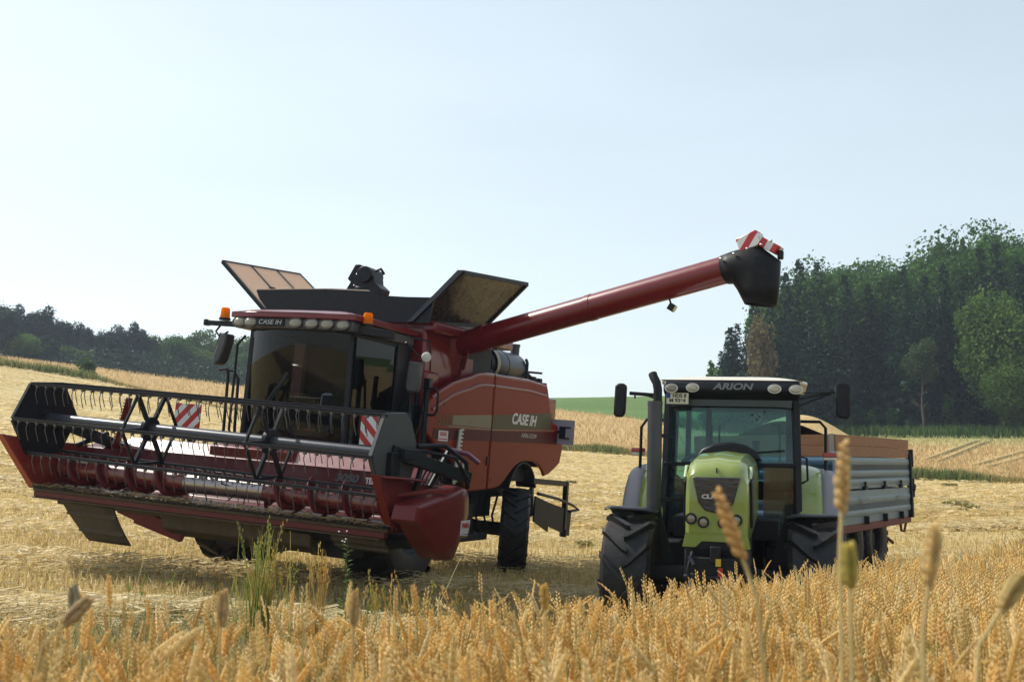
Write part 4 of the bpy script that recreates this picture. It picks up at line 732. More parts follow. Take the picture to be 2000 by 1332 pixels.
# ------------------------------------------------------------------ the trailer and its grain
PR = (5.0, 17.9, -0.60, -0.60, -0.004, 0.0)
tl = pose(empty('grain_trailer'), PR)
tag(tl, 'tipping trailer with grey-green ribbed metal sides and wooden boards on top, hitched behind the tractor', 'trailer')
W, Y0, Y1 = 1.15, -1.95, 2.36
def ribbed(z0, z1, ribs, x, y0, y1, out):
    """side outline: shallow pressed ribs"""
    pts = [(0, z0), (.02, z0)]
    for rz_ in ribs: pts += [(.02, rz_-.05), (.031, rz_-.026), (.031, rz_+.026), (.02, rz_+.05)]
    pts += [(.02, z1), (0, z1)]; return pts
def side_panel(name, z0, z1, ribs, mt):
    out = []
    for face in range(4):
        m = MB(); o = ribbed(z0, z1, ribs, 0, 0, 0, 1)
        if face < 2:
            s_ = 1 if face == 0 else -1; m.prism([(s_*W + s_*a - s_*.02, z) for a, z in o][::s_], 'y', Y0 + .04, Y1 - .04)
        else:
            yy, s_ = (Y0, -1) if face == 2 else (Y1, 1); m.prism([(yy + s_*a - s_*.02, z) for a, z in o], 'x', -W + .04, W - .04)
        out.append(m.build(name, mt if face != 2 else BLUEP, tl, bevel=.006))
    return out
lo = side_panel('lower_side', .72, 1.235, (1.08, .88), BOARD); hi = side_panel('upper_side', 1.26, 1.755, (1.69, 1.50, 1.36), BOARD)
text('faded_name', 'REISCH', .15, (W+.048, -.62, 1.08), (R(90), 0, R(90)), mat('faded_paint', (.36, .35, .37), .6, dust=.4), lo[0], sx=1.1)
text('faded_name', 'RD80', .11, (W+.048, 1.5, 1.08), (R(90), 0, R(90)), mat('faded_paint_dim', (.27, .28, .32), .6, dust=.4), lo[0], sx=1.3)
for y in (-.6, .5, 1.55, 2.2):
    m = MB(); m.bar((W+.04, y, .70), (W+.04, y, .83), .07, .05); m.build('hinge', SOOT, tl, bevel=.005)
for y in (-.6, .55, 1.6):
    m = MB(); m.box((W+.03, y, 1.27), (.05, .14, .05)); m.box((W+.035, y, 1.32), (.03, .04, .1)); m.build('latch', SOOT, tl)
for x in (-W, W):
    for y in (Y0, Y1):
        m = MB(); m.box((x, y, 1.26), (.09, .09, 1.14)); m.build('corner_post', BOARD if y < 0 else SOOT, tl, bevel=.006)
m = MB()
m.bar((W+.02, Y1+.06, 1.92), (W+.02, Y1+.06, 1.6), .08, .06); m.bar((W+.03, Y1+.1, 1.4), (W+.03, Y1+.1, 1.05), .05, .05); m.bar((W+.03, Y1+.06, 1.25), (W+.03, Y1+.12, 1.2), .09, .12); m.build('tail_clamp', SOOT, tl, bevel=.006)
for k, (z0, z1) in enumerate(((1.765, 1.93), (1.935, 2.09))):
    m = MB(); m.box((W-.02, (Y0+Y1)/2, (z0+z1)/2), (.035, Y1-Y0, z1-z0)); m.build('side_board', WOOD, tl)
    m = MB(); m.box((-W+.02, (Y0+Y1)/2, (z0+z1)/2), (.035, Y1-Y0, z1-z0)); m.build('side_board', WOOD, tl)
    m = MB(); m.box((0, Y0+.02, (z0+z1)/2), (2*W-.08, .035, z1-z0)); m.build('front_board', WOOD, tl)
    m = MB(); m.box((0, Y1-.02, (z0+z1)/2), (2*W-.08, .035, z1-z0)); m.build('tail_board', WOOD, tl)
m = MB(); m.box((W-.06, Y0-.01, 1.92), (.07, .03, .36)); m.build('board_strap', mat('zinc', (.4, .4, .38), .45, metal=.6, dust=.3), tl)
m = MB(); m.box((0, (Y0+Y1)/2, .66), (2*W, Y1-Y0, .12)); m.box((.7, (Y0+Y1)/2, .52), (.12, Y1-Y0-.4, .2)); m.box((-.7, (Y0+Y1)/2, .52), (.12, Y1-Y0-.4, .2)); m.prism([(-1.9, .6), (-1.9, .1), (-.6, .1), (-.2, .5), (-.2, .6)], 'x', .86, .95)
m.bar((0, Y0, .5), (0, Y0-1.75, .42), .14, .16); m.bar((.5, Y0, .55), (0, Y0-1.0, .45), .09, .1); m.bar((-.5, Y0, .55), (0, Y0-1.0, .45), .09, .1); m.tube([(-.9, .25, .1), (.9, .25, .1)], .08, 10)
m.tube([(W-.03, 1.7, .62), (W-.03, 1.75, .48), (W-.03, 1.95, .46), (W-.03, 2.1, .62)], .025, 6); m.tube([(.72, 1.5, .5), (.9, 1.6, .36), (1.0, 1.66, .26)], .03, 6); m.build('chassis', RUST, tl, bevel=.01)
for x in (-.95, .95):
    wheel(tl, 'wheel', (x, .25, .40), .62, .36, .30, SOOT, 26, .02); wheel(tl, 'wheel', (x, -1.15, .40), .62, .36, .30, SOOT, 26, .02)
# grain: a heap lying in the trailer body
GRAIN = mat('wheat_grain', (.56, .40, .19), .9, var=.55, dscale=26, bump=1.0, bscale=45, spec=.1)
m = MB(); m.grid(lambda u, v: (-W+.04 + (2*W-.08)*u, Y0+.06 + (Y1-Y0-.12)*v, 1.93 + .50*math.exp(-(((u-.62)/.34)**2 + ((v-.16)/.30)**2)) + .04*math.sin(9*u+3*v)*math.sin(7*v) - .0), 50, 60)
gr = pose(m.build('grain_heap', GRAIN, None), PR); tag(gr, 'heap of pale harvested grain lying in the wooden-topped trailer', 'grain')

# ------------------------------------------------------------------ fields
def interp(pts): 
    P = np.array(pts, float); return lambda x: np.interp(x, P[:, 0], P[:, 1])
Yb = interp([(-90,66),(-50,70),(-36,74),(-31,80),(-24.6,88),(-12,88),(4.3,80),(9,76),(15,68),(23,60),(27,56),(40,50),(90,42)])          # far edge of the stubble
Y2 = interp([(-60,600),(-25,230),(-10,165),(5.5,140),(14.7,115),(22,106),(37,99.5),(52,97),(90,92)])                                       # far edge of the ripe crop
Ye = interp([(-8,2.4),(-3.5,2.7),(-1.5,3.1),(-.3,4.0),(.45,5.0),(1.3,6.4),(2,7.5),(3.2,9.0),(5,11),(8,15),(12,21),(20,34)])                # edge of the standing wheat
FIELD = {}
def fieldmat(name, cols, sc, stretch, rough=.95, bump=.6, bsc=9, rotz=0.0):
    """soil-and-straw surface: tones drifting along the working direction, fine speckle, rough relief"""
    m, n, l, b = nodes(name)
    tc = n.new('ShaderNodeTexCoord'); mp = n.new('ShaderNodeMapping'); mp.inputs['Scale'].default_value = stretch; mp.inputs['Rotation'].default_value = (0, 0, rotz); l.new(tc.outputs['Object'], mp.inputs[0])
    n1 = n.new('ShaderNodeTexNoise'); n1.inputs['Scale'].default_value = sc; n1.inputs['Detail'].default_value = 9; n1.inputs['Roughness'].default_value = .68; l.new(mp.outputs[0], n1.inputs['Vector'])
    rp = ramp(n, cols); l.new(n1.outputs['Fac'], rp.inputs[0])
    n2 = n.new('ShaderNodeTexNoise'); n2.inputs['Scale'].default_value = bsc; n2.inputs['Detail'].default_value = 6; n2.inputs['Roughness'].default_value = .75; l.new(tc.outputs['Object'], n2.inputs['Vector'])
    r2 = ramp(n, [(.3, (.55,.52,.48)), (.7, (1.25,1.25,1.2))]); l.new(n2.outputs['Fac'], r2.inputs[0])
    l.new(mix(n, l, 1.0, rp.outputs[0], r2.outputs[0], 'MULTIPLY'), b.inputs['Base Color']); b.inputs['Roughness'].default_value = rough; b.inputs['Specular IOR Level'].default_value = .15
    bp = n.new('ShaderNodeBump'); bp.inputs['Strength'].default_value = bump; bp.inputs['Distance'].default_value = .12; l.new(n2.outputs['Fac'], bp.inputs['Height']); l.new(bp.outputs[0], b.inputs['Normal'])
    return m
STUB = fieldmat('stubble_ground', [(.28, (.42,.30,.12)), (.45, (.52,.39,.17)), (.58, (.60,.48,.25)), (.72, (.68,.58,.35))], .5, (.14, .75, 1), rotz=R(12))
BARL = fieldmat('ripe_crop', [(.3, (.48,.32,.14)), (.55, (.55,.39,.18)), (.75, (.55,.43,.22))], .12, (.3, 1, 1), bump=.9, bsc=4)
_n, _l = BARL.node_tree.nodes, BARL.node_tree.links; _b = _n['Principled BSDF']; _src = _b.inputs['Base Color'].links[0].from_socket
_tc = _n.new('ShaderNodeTexCoord'); _sp = _n.new('ShaderNodeSeparateXYZ'); _l.new(_tc.outputs['Object'], _sp.inputs[0]); _f = []
for k_, a_, b_ in (('X', 18, 40), ('Y', 84, 99)):
    q_ = _n.new('ShaderNodeMapRange'); q_.inputs[1].default_value = a_; q_.inputs[2].default_value = b_; _l.new(_sp.outputs[k_], q_.inputs[0]); _f.append(q_)
_m = _n.new('ShaderNodeMath'); _m.operation = 'MULTIPLY'; _l.new(_f[0].outputs[0], _m.inputs[0]); _l.new(_f[1].outputs[0], _m.inputs[1])
_l.new(mix(_n, _l, _m.outputs[0], _src, (.34, .35, .14)), _b.inputs['Base Color'])          # the crop is still green towards the wood
GRNF = fieldmat('green_crop', [(.3, (.085,.15,.035)), (.6, (.12,.20,.05)), (.8, (.17,.24,.07))], .06, (.4, 1, 1), bump=.5, bsc=2)
SOIL = fieldmat('wheat_soil', [(.3, (.12,.08,.04)), (.7, (.24,.16,.07))], 2.0, (1, 1, 1))
ang = np.concatenate([np.linspace(-180, -45, 46)[:-1], np.linspace(-45, 45, 451)[:-1], np.linspace(45, 180, 46)])
rad = np.concatenate([[.3], np.geomspace(.8, 9, 60)[:-1], np.geomspace(9, 260, 300)[:-1], np.geomspace(260, 1400, 25)])
AA, RD = np.meshgrid(np.radians(ang), rad, indexing='ij'); GX = np.sin(AA)*RD; GY = np.cos(AA)*RD; GZ = H(GX, GY)
nr = len(rad); na = len(ang)
ii, jj = np.meshgrid(np.arange(na-1), np.arange(nr-1), indexing='ij')
Q = np.stack([ii*nr+jj, (ii+1)*nr+jj, (ii+1)*nr+jj+1, ii*nr+jj+1], -1).reshape(-1, 4)
cx = GX.ravel()[Q].mean(1); cy = GY.ravel()[Q].mean(1)
zone = np.where(cy > Y2(cx), 2, np.where(cy > Yb(cx), 1, np.where((cy < Ye(cx)) & (cy > -6), 3, 0)))
VV = np.stack([GX.ravel(), GY.ravel(), GZ.ravel()], 1)
for z_, nm, mt in ((0, 'stubble_field', STUB), (1, 'ripe_field', BARL), (2, 'green_field', GRNF), (3, 'wheat_ground', SOIL)):
    q = Q[zone == z_]; used, inv = np.unique(q, return_inverse=True)
    g = np_obj(nm, VV[used], inv.reshape(-1, 4)[:, ::-1], mt, smooth=True); g['kind'] = 'structure'

# ------------------------------------------------------------------ scattered straw and grass (masses nobody could count)
STRAW = leafmat('straw', None, trans=.5, attr=True, rough=.5)
def pal(n, cols, jit=.18):
    C_ = np.array(cols, float); k = rng.integers(0, len(C_), n); return C_[k] * (1 + rng.uniform(-jit, jit, (n, 1)))
def blades(name, X, Y, h, wd, lean, col, matl=STRAW, bend=.3, z0=0.0):
    """upright tapering blades, two quads each"""
    n = len(X); Z = H(X, Y) + z0; a = rng.uniform(0, 2*np.pi, n); la = rng.uniform(0, 2*np.pi, n)
    dx, dy = np.cos(a)*wd/2, np.sin(a)*wd/2; lx, ly = np.cos(la)*lean*h, np.sin(la)*lean*h
    lv = []
    for t, ww, bl in ((0, 1., 0.), (.55, .8, .35), (1, .2, 1.)):
        for s_ in (-1, 1): lv.append(np.stack([X + s_*dx*ww + lx*bl, Y + s_*dy*ww + ly*bl, Z + h*t*(1 - bend*lean*bl)], 1))
    V = np.stack(lv, 1).reshape(-1, 3); b = np.arange(n)[:, None]*6
    F = np.concatenate([b + np.array([[0,1,3,2]]), b + np.array([[2,3,5,4]])], 1).reshape(-1, 4)
    o = np_obj(name, V, F, matl, np.repeat(col, 6, 0)); o['kind'] = 'stuff'; return o
def litter(name, X, Y, ln, wd, col, lift=.03, tilt=.35):
    """straws lying on the ground"""
    n = len(X); Z = H(X, Y); a = rng.uniform(0, 2*np.pi, n); t = rng.uniform(-tilt, tilt, n)
    dx, dy, dz = np.cos(a)*ln/2, np.sin(a)*ln/2, np.abs(np.sin(t))*ln/2; px, py = -np.sin(a)*wd/2, np.cos(a)*wd/2; zz = Z + rng.uniform(.005, lift, n); tw = rng.uniform(-1, 1, n)*wd
    P = [np.stack([X - dx - px, Y - dy - py, zz - dz*.2], 1), np.stack([X - dx + px, Y - dy + py, zz - dz*.2 + tw], 1), np.stack([X + dx + px, Y + dy + py, zz + dz + tw], 1), np.stack([X + dx - px, Y + dy - py, zz + dz], 1)]
    V = np.stack(P, 1).reshape(-1, 3); F = np.arange(4*n).reshape(-1, 4)
    o = np_obj(name, V, F, STRAW, np.repeat(col, 4, 0)); o['kind'] = 'stuff'; return o
def fan(n, d0, d1, half=33, p=1.0):
    d = d0 * (d1/d0) ** rng.uniform(0, 1, n)**p; a = np.radians(rng.uniform(-half, half, n)); return np.tan(a)*d, d
def keep(X, Y, *conds):
    k = np.ones(len(X), bool)
    for c in conds: k &= c
    return X[k], Y[k]
PALE = [(.70,.59,.34), (.64,.52,.28), (.72,.63,.42), (.56,.42,.19)]; GOLD = [(.60,.45,.19), (.66,.52,.25), (.54,.40,.16), (.68,.56,.32), (.42,.31,.13)]
def swath(X, Y):                     # straw rows left by the machine, in the working direction
    u = X*math.sin(R(-12)) + Y*math.cos(R(-12)) + .35*np.sin(X*.35) + .2*np.sin(X*1.3+1); return (np.cos(u*2*np.pi/4.6) * .5 + .5)**3
X, Y = fan(260000, 5, 34); X, Y = keep(X, Y, Y > Ye(X) + .1); s_ = swath(X, Y); k = rng.uniform(0, 1, len(X)) < .35 + .65*s_; X, Y, s_ = X[k], Y[k], s_[k]
litter('straw_litter', X, Y, rng.uniform(.04, .22, len(X)), rng.uniform(.004, .009, len(X))*(1 + Y/20), np.where((s_ + rng.uniform(-.3, .3, len(X)) > .45)[:, None], pal(len(X), PALE), pal(len(X), GOLD)), .04 + .22*s_)
X, Y = fan(170000, 26, 84); X, Y = keep(X, Y, Y < Yb(X) - .3); s_ = swath(X, Y); k = rng.uniform(0, 1, len(X)) < .3 + .7*s_; X, Y, s_ = X[k], Y[k], s_[k]
litter('straw_litter', X, Y, rng.uniform(.12, .42, len(X)), rng.uniform(.018, .045, len(X)), np.where((s_ + rng.uniform(-.3, .3, len(X)) > .45)[:, None], pal(len(X), PALE), pal(len(X), GOLD)), .12, .3)
X, Y = fan(150000, 5, 40); ca_, sa_ = math.cos(R(-12)), math.sin(R(-12)); u_ = X*sa_ + Y*ca_; v_ = X*ca_ - Y*sa_; u_ = np.round(u_/.20)*.20 + rng.normal(0, .025, len(X)); X, Y = u_*sa_ + v_*ca_, u_*ca_ - v_*sa_; X, Y = keep(X, Y, Y > Ye(X) + .15)
blades('stubble', X, Y, rng.uniform(.06, .17, len(X)), rng.uniform(.005, .010, len(X))*(1 + Y/20), rng.uniform(0, .6, len(X)), pal(len(X), GOLD + [(.36,.30,.12)]))
# dry grass along the wheat edge
X = np.concatenate([rng.uniform(-9, 9, 46000), rng.uniform(-2.4, 1.8, 46000)]); Y = Ye(X) + np.abs(rng.normal(0, 2.4, len(X))) + .05; X, Y = keep(X, Y, np.abs(X) < .62*Y + 1, Y < Ye(X) + 6.5)
pt = (np.sin(X*1.7 + Y*.8) + np.sin(X*.9 - Y*1.9 + 2) + np.sin(X*3.1 + 1.3*Y) > -.4)
X, Y = X[pt], Y[pt]
blades('verge_grass', X, Y, rng.uniform(.12, .42, len(X))*(.7+.5*rng.uniform(0,1,len(X))), rng.uniform(.004, .009, len(X)), rng.uniform(.1, .9, len(X)), pal(len(X), [(.34,.28,.12), (.24,.25,.09), (.38,.29,.13), (.15,.19,.06), (.20,.23,.08), (.50,.42,.26)]))
X = rng.uniform(-3.2, 2.0, 60000); Y = rng.uniform(4.8, 11.5, 60000); wgt = np.exp(-((Y - (8.6 - .35*X))/2.1)**2)*(.6 + .4*np.sin(X*2.1 + Y)); X, Y = keep(X, Y, rng.uniform(0, 1, 60000) < wgt, Y > Ye(X))
blades('shade_toned_weeds', X, Y, rng.uniform(.06, .26, len(X)), rng.uniform(.005, .011, len(X)), rng.uniform(.2, 1.0, len(X)), pal(len(X), [(.13,.15,.06), (.17,.18,.08), (.10,.13,.05), (.22,.20,.10), (.15,.15,.09)]))  # low weeds, coloured dark here to deepen the machines' shadow as well
# grassy bank along the far edge of the stubble, standing ripe crop behind it
X = np.concatenate([rng.uniform(-52, -14, 15000), rng.uniform(3.5, 14, 6500), rng.uniform(19, 42, 11000)]); Y = Yb(X) + rng.normal(0, .6, len(X)) + .3*np.sin(X*.6)
gfac = np.clip(.55 + .5*np.sin(X*.33 + 1) + .4*np.sin(X*1.1), 0, 1); gm = rng.uniform(0, 1, len(X)) < gfac
blades('bank_grass', X, Y, rng.uniform(.25, .85, len(X))*(.45 + .5*gfac), rng.uniform(.03, .07, len(X)), rng.uniform(.05, .35, len(X)), np.where(gm[:, None], pal(len(X), [(.13,.17,.045), (.16,.20,.055), (.22,.23,.08), (.10,.14,.035)]), pal(len(X), [(.36,.30,.12), (.40,.27,.11), (.22,.22,.07)])))
TRAM = fieldmat('tramline_soil', [(.3, (.12,.095,.04)), (.7, (.20,.17,.07))], .5, (1, 1, 1))
TL = []
for (a, b) in (((1812, 898), (1912, 861)), ((1838, 901), (1932, 862)), ((1905, 909), (2010, 880)), ((1932, 912), (2030, 886))):
    p = ground_at(*a, 30); q = ground_at(*b, 30); V = []; TL.append((p, q))
    for i in range(41):
        t = i/40; x = p[0]+(q[0]-p[0])*t; y = p[1]+(q[1]-p[1])*t
        for s_ in (-.32, .32): V.append((x + s_, y, h1(x + s_, y) + .02 + .5*0))
    o = np_obj('tramline', np.array(V), np.array([(2*i, 2*i+1, 2*i+3, 2*i+2) for i in range(40)]), TRAM); o['kind'] = 'structure'

def off_tram(X, Y):
    k = np.ones(len(X), bool)
    for p, q in TL:
        d = (q - p)[:2]; L_ = np.hypot(*d); d = d/L_; u = (X-p[0])*d[0] + (Y-p[1])*d[1]; v = np.abs(-(X-p[0])*d[1] + (Y-p[1])*d[0]); k &= ~((v < .42) & (u > -1) & (u < L_))
    return k
X, Y = fan(80000, 58, 170, 32, 1.2); X, Y = keep(X, Y, Y > Yb(X) + .2, Y < Y2(X), off_tram(X, Y))
blades('ripe_crop_stalks', X, Y, rng.uniform(.2, .5, len(X)), rng.uniform(.05, .10, len(X)), rng.uniform(.2, .8, len(X)), np.clip((X-18)/22, 0, 1)[:, None]*np.clip((Y-84)/15, 0, 1)[:, None]*(np.array([.36,.36,.15])-np.array([.52,.35,.16])) + pal(len(X), [(.54,.37,.18), (.56,.40,.20), (.52,.36,.17), (.58,.45,.25), (.49,.39,.17)], .08))
X = rng.uniform(16, 62, 9000); Y = Y2(X) + rng.uniform(-1, 5, 9000)
blades('field_margin_grass', X, Y, rng.uniform(.4, 1.3, 9000), rng.uniform(.06, .12, 9000), rng.uniform(.05, .4, 9000), pal(9000, [(.06,.13,.03), (.09,.17,.03), (.04,.08,.02), (.14,.2,.06)]))
# ------------------------------------------------------------------ standing wheat
def ear_proto(nsp, kern, stalk_seg, curve, L=.09, leaf=True, bead=1.0):
    """one wheat plant, 1 unit = 1 m tall at the ear base; returns vertices, triangles, colour code per vertex (0 stalk .. 1 ear)"""
    V = []; T = []; K = []
    def axis(t):                      # t 0..1 stalk, then along the ear
        if t <= 1: return np.array([curve*.12*t**3, 0, t*.80])
        u = (t-1)*L; th = curve*.9
        return np.array([curve*.12 + math.sin(th)*u + curve*.3*u*u/L, 0, .80 + math.cos(th)*u])
    def rings(ts, rs, k, code):
        b = len(V)
        for t, r in zip(ts, rs):
            c = axis(t)
            for i in range(k): a = 2*math.pi*i/k; V.append(c + np.array([math.cos(a)*r, math.sin(a)*r, 0])); K.append(code)
        for j in range(len(ts)-1):
            for i in range(k):
                p, q, r_, s_ = b+j*k+i, b+j*k+(i+1) % k, b+(j+1)*k+(i+1) % k, b+(j+1)*k+i
                T.extend([(p, q, r_), (p, r_, s_)])
    rings(np.linspace(0, 1.02, stalk_seg+1), [.0019]*(stalk_seg+1), 3, 0.)
    if kern:
        for i in range(nsp):
            t = 1.02 + .95*i/nsp; c = axis(t); d = axis(t+.05) - axis(t-.05); d /= np.linalg.norm(d); side = np.array([0, 1, 0]) if i % 2 else np.array([0, -1, 0])
            rad_ = np.cross(side, d); fat = bead*(.42 + .62*math.sin(math.pi*min(1, .12 + .80*(i+1)/nsp)))*rng.uniform(.85, 1.12)
            for sub in (-.8, .8) if kern > 1 else (0,):
                o = side*.0026*fat + rad_*.0022*sub*fat; dd = d*.95 + side*.30 + rad_*.20*sub; dd /= np.linalg.norm(dd); e1 = np.cross(dd, rad_+side*.3); e1 /= np.linalg.norm(e1); e2 = np.cross(dd, e1)
                b = len(V); ln = .0145*(.9+.2*fat); w_ = .0031*fat*(1.25 if kern == 1 else 1)*rng.uniform(.8, 1.2)
                for q, r in ((0, 0), (.32, 1), (.66, .72), (1.18, 0)):
                    if r == 0: V.append(c + o + dd*ln*q); K.append(1.)
                    else:
                        for j in range(4): a = j*math.pi/2; V.append(c + o + dd*ln*q + (e1*math.cos(a) + e2*math.sin(a))*w_*r); K.append(1. if j != 1 else .85)
                for j in range(4):
                    j2 = (j+1) % 4; T.extend([(b, b+1+j2, b+1+j), (b+1+j, b+1+j2, b+5+j2), (b+1+j, b+5+j2, b+5+j), (b+5+j, b+5+j2, b+9)])
    else:
        rings([1.0, 1.15, 1.4, 1.65, 1.85, 2.0], [.0025, .0050, .0042, .0046, .0030, .0006], 5, 1.)
    if leaf:
      for lf in range(2):
        a0 = rng.uniform(0, 6.28); b = len(V)
        for i in range(5):
            q = i/4; r = .02 + .13*q; z = .46 + .16*lf + .12*math.sin(q*2.4) - .12*q*q
            for s_ in (-1, 1): V.append(np.array([math.cos(a0)*r - math.sin(a0)*s_*.004*(1-q*.8), math.sin(a0)*r + math.cos(a0)*s_*.004*(1-q*.8), z])); K.append(.3)
        for i in range(4): T.extend([(b+2*i, b+2*i+1, b+2*i+3), (b+2*i, b+2*i+3, b+2*i+2)])
    return np.array(V), np.array(T), np.array(K)
EARC = np.array([(.82,.61,.26), (.80,.58,.24), (.84,.66,.33), (.76,.53,.21), (.84,.70,.42), (.82,.60,.26), (.78,.63,.32)]); STC = np.array([(.60,.51,.22), (.56,.49,.20), (.66,.54,.27), (.40,.40,.14)])
def plant_wheat(name, X, Y, protos, hmean=.93, hs=.05, fat=1.0):
    n = len(X); Z = H(X, Y); pk = rng.integers(0, len(protos), n); Vs = []; Ts = []; Cs = []; off = 0
    for k, (V, T, K) in enumerate(protos):
        id_ = np.where(pk == k)[0]; m_ = len(id_)
        if not m_: continue
        hh = (hmean - .165*np.clip((3.2 - X[id_])/3.6, 0, 1) + rng.normal(0, hs, m_))/.89; az = rng.uniform(0, 2*np.pi, m_); tl_ = np.abs(rng.normal(0, .10, m_)); ta = rng.uniform(0, 2*np.pi, m_)
        x, y, z = V[:, 0]*fat, V[:, 1]*fat, V[:, 2]
        P = np.empty((m_, len(V), 3)); ca, sa = np.cos(az)[:, None], np.sin(az)[:, None]
        P[..., 0] = ca*x - sa*y; P[..., 1] = sa*x + ca*y; P[..., 2] = z*hh[:, None]
        sh = (z*np.abs(z))[None]*tl_[:, None]; P[..., 0] += sh*np.cos(ta)[:, None]; P[..., 1] += sh*np.sin(ta)[:, None]
        P += np.stack([X[id_], Y[id_], Z[id_]], 1)[:, None]
        ec = EARC[rng.integers(0, len(EARC), m_)]*rng.uniform(.85, 1.15, (m_, 1)); sc = STC[rng.integers(0, len(STC), m_)]*rng.uniform(.8, 1.15, (m_, 1))
        C_ = sc[:, None]*(1-K)[None, :, None] + ec[:, None]*K[None, :, None]
        Vs.append(P.reshape(-1, 3)); Cs.append(C_.reshape(-1, 3)); Ts.append((T[None] + (np.arange(m_)*len(V))[:, None, None]).reshape(-1, 3) + off); off += m_*len(V)
    o = np_obj(name, np.concatenate(Vs), np.concatenate(Ts), STRAW, np.concatenate(Cs), smooth=False); o['kind'] = 'stuff'; return o
near = [ear_proto(14, 2, 4, c, L=l) for c, l in ((.05, .09), (.3, .085), (.5, .09), (.12, .095), (.9, .085), (.2, .08), (.08, .085))]
midp = [ear_proto(10, 1, 3, c, L=l, bead=1.25) for c, l in ((.05, .09), (.4, .085), (.8, .09), (.2, .095))]
farp = [ear_proto(0, 0, 2, c, L=.095, leaf=False) for c in (.05, .4, .8)]
def wheat_pts(r0, r1, dens):
    a1 = R(34); n = int(dens * a1 * (r1*r1 - r0*r0)); r = np.sqrt(rng.uniform(r0*r0, r1*r1, n)); a = rng.uniform(-a1, a1, n); X, Y = np.sin(a)*r, np.cos(a)*r
    return keep(X, Y, Y < Ye(X) + rng.normal(0, .12, n))
plant_wheat('standing_wheat', *wheat_pts(.95, 3.6, 600), near, hs=.065)
plant_wheat('standing_wheat', *wheat_pts(3.6, 8.5, 480), midp, hs=.06)
plant_wheat('standing_wheat', *wheat_pts(8.5, 24, 300), farp, fat=1.25)

# ------------------------------------------------------------------ trees: a few shapes of each kind, then one object per tree
BARK = mat('bark', (.09, .065, .045), .9, bump=.6, bscale=8)
SPRUCE = leafmat('spruce_needles', (.020, .046, .022), trans=.15, var=.5); BROAD = leafmat('broadleaf_leaves', (.062, .13, .028), trans=.35, var=.45)
PINE = leafmat('pine_needles', (.026, .050, .028), trans=.15, var=.5); LIGHT = leafmat('light_leaves', (.085, .15, .030), trans=.4, var=.35); BROWN = leafmat('brown_leaves', (.15, .125, .06), trans=.35, var=.5); BIRCH = leafmat('birch_leaves', (.06, .10, .04), trans=.35, var=.4)
def cards(C, S, nrm=None, droop=0.0):
    """irregular leaf clumps: one skewed quad each, centre C, size S"""
    n = len(C); a = rng.normal(size=(n, 3)); a /= np.linalg.norm(a, axis=1)[:, None]
    if nrm is not None: a = a*.7 + nrm; a /= np.linalg.norm(a, axis=1)[:, None]
    t = rng.normal(size=(n, 3)); u = np.cross(a, t); u /= np.linalg.norm(u, axis=1)[:, None]; v = np.cross(a, u); S = S[:, None]
    q = [C + u*S*rng.uniform(.35, .65, (n, 1)) + v*S*rng.uniform(-.2, .2, (n, 1)), C + v*S*rng.uniform(.3, .6, (n, 1)), C - u*S*rng.uniform(.35, .65, (n, 1)), C - v*S*rng.uniform(.3, .6, (n, 1))]
    V = np.stack(q, 1).reshape(-1, 3); V[1::4, 2] -= droop*np.repeat(S, 1, 0)[:, 0]
    return V
def crown_obj(V, m): return np_mesh('crown', V, np.arange(len(V)).reshape(-1, 4), m)
def trunk_mesh(h, r, limbs, bend=.02):
    m = MB(); p = [(math.sin(i*1.3)*bend*h*i/6, math.cos(i*1.1)*bend*h*i/6, -.5 + (h+.5)*i/6) for i in range(7)]; m.tube(p, [r*(1.15 - .95*i/6) for i in range(7)], 8)
    for (z, a, L, up) in limbs:
        b = Vector(p[min(6, int(z*6))]); d = Vector((math.cos(a), math.sin(a), up)).normalized(); k = b + d*L*.5 + Vector((0, 0, .06*L)); m.tube([b, k, b + d*L + Vector((0, 0, .2*L))], [r*.4, r*.25, r*.06], 5)
    me = bpy.data.meshes.new('trunk'); me.from_pydata(m.v, [], m.f); me.materials.append(BARK); me.polygons.foreach_set('use_smooth', [True]*len(me.polygons)); return me
def conifer(h, base, wid, mt, seed, cs=.42):
    C = []; S = []; Nn = []
    z = base
    while z < h:
        t = (z - base)/(h - base); R_ = wid*(1 - t)**.8*rng.uniform(.75, 1.15) + .12; nb = max(4, int(9*(1-t)+3))
        for b in range(nb):
            a = rng.uniform(0, 6.283); L = R_*rng.uniform(.65, 1.12); dr = rng.uniform(.15, .5)
            for k in range(max(2, int(L/.30))):
                q = (k+1)/max(2, int(L/.30)); r = L*q
                for _ in range(2): C.append((math.cos(a)*r + rng.normal(0, .12), math.sin(a)*r + rng.normal(0, .12), z - dr*r*q*.6 + .25*q*q*L*.3 - abs(rng.normal(0, .12)))); S.append(cs*rng.uniform(.6, 1.3)*(1.1 - .45*q*(t > .5)))
        z += rng.uniform(.28, .5)*(1 - .35*t)
    return crown_obj(cards(np.array(C), np.array(S), droop=.25), mt), trunk_mesh(h*.80, .2, [])
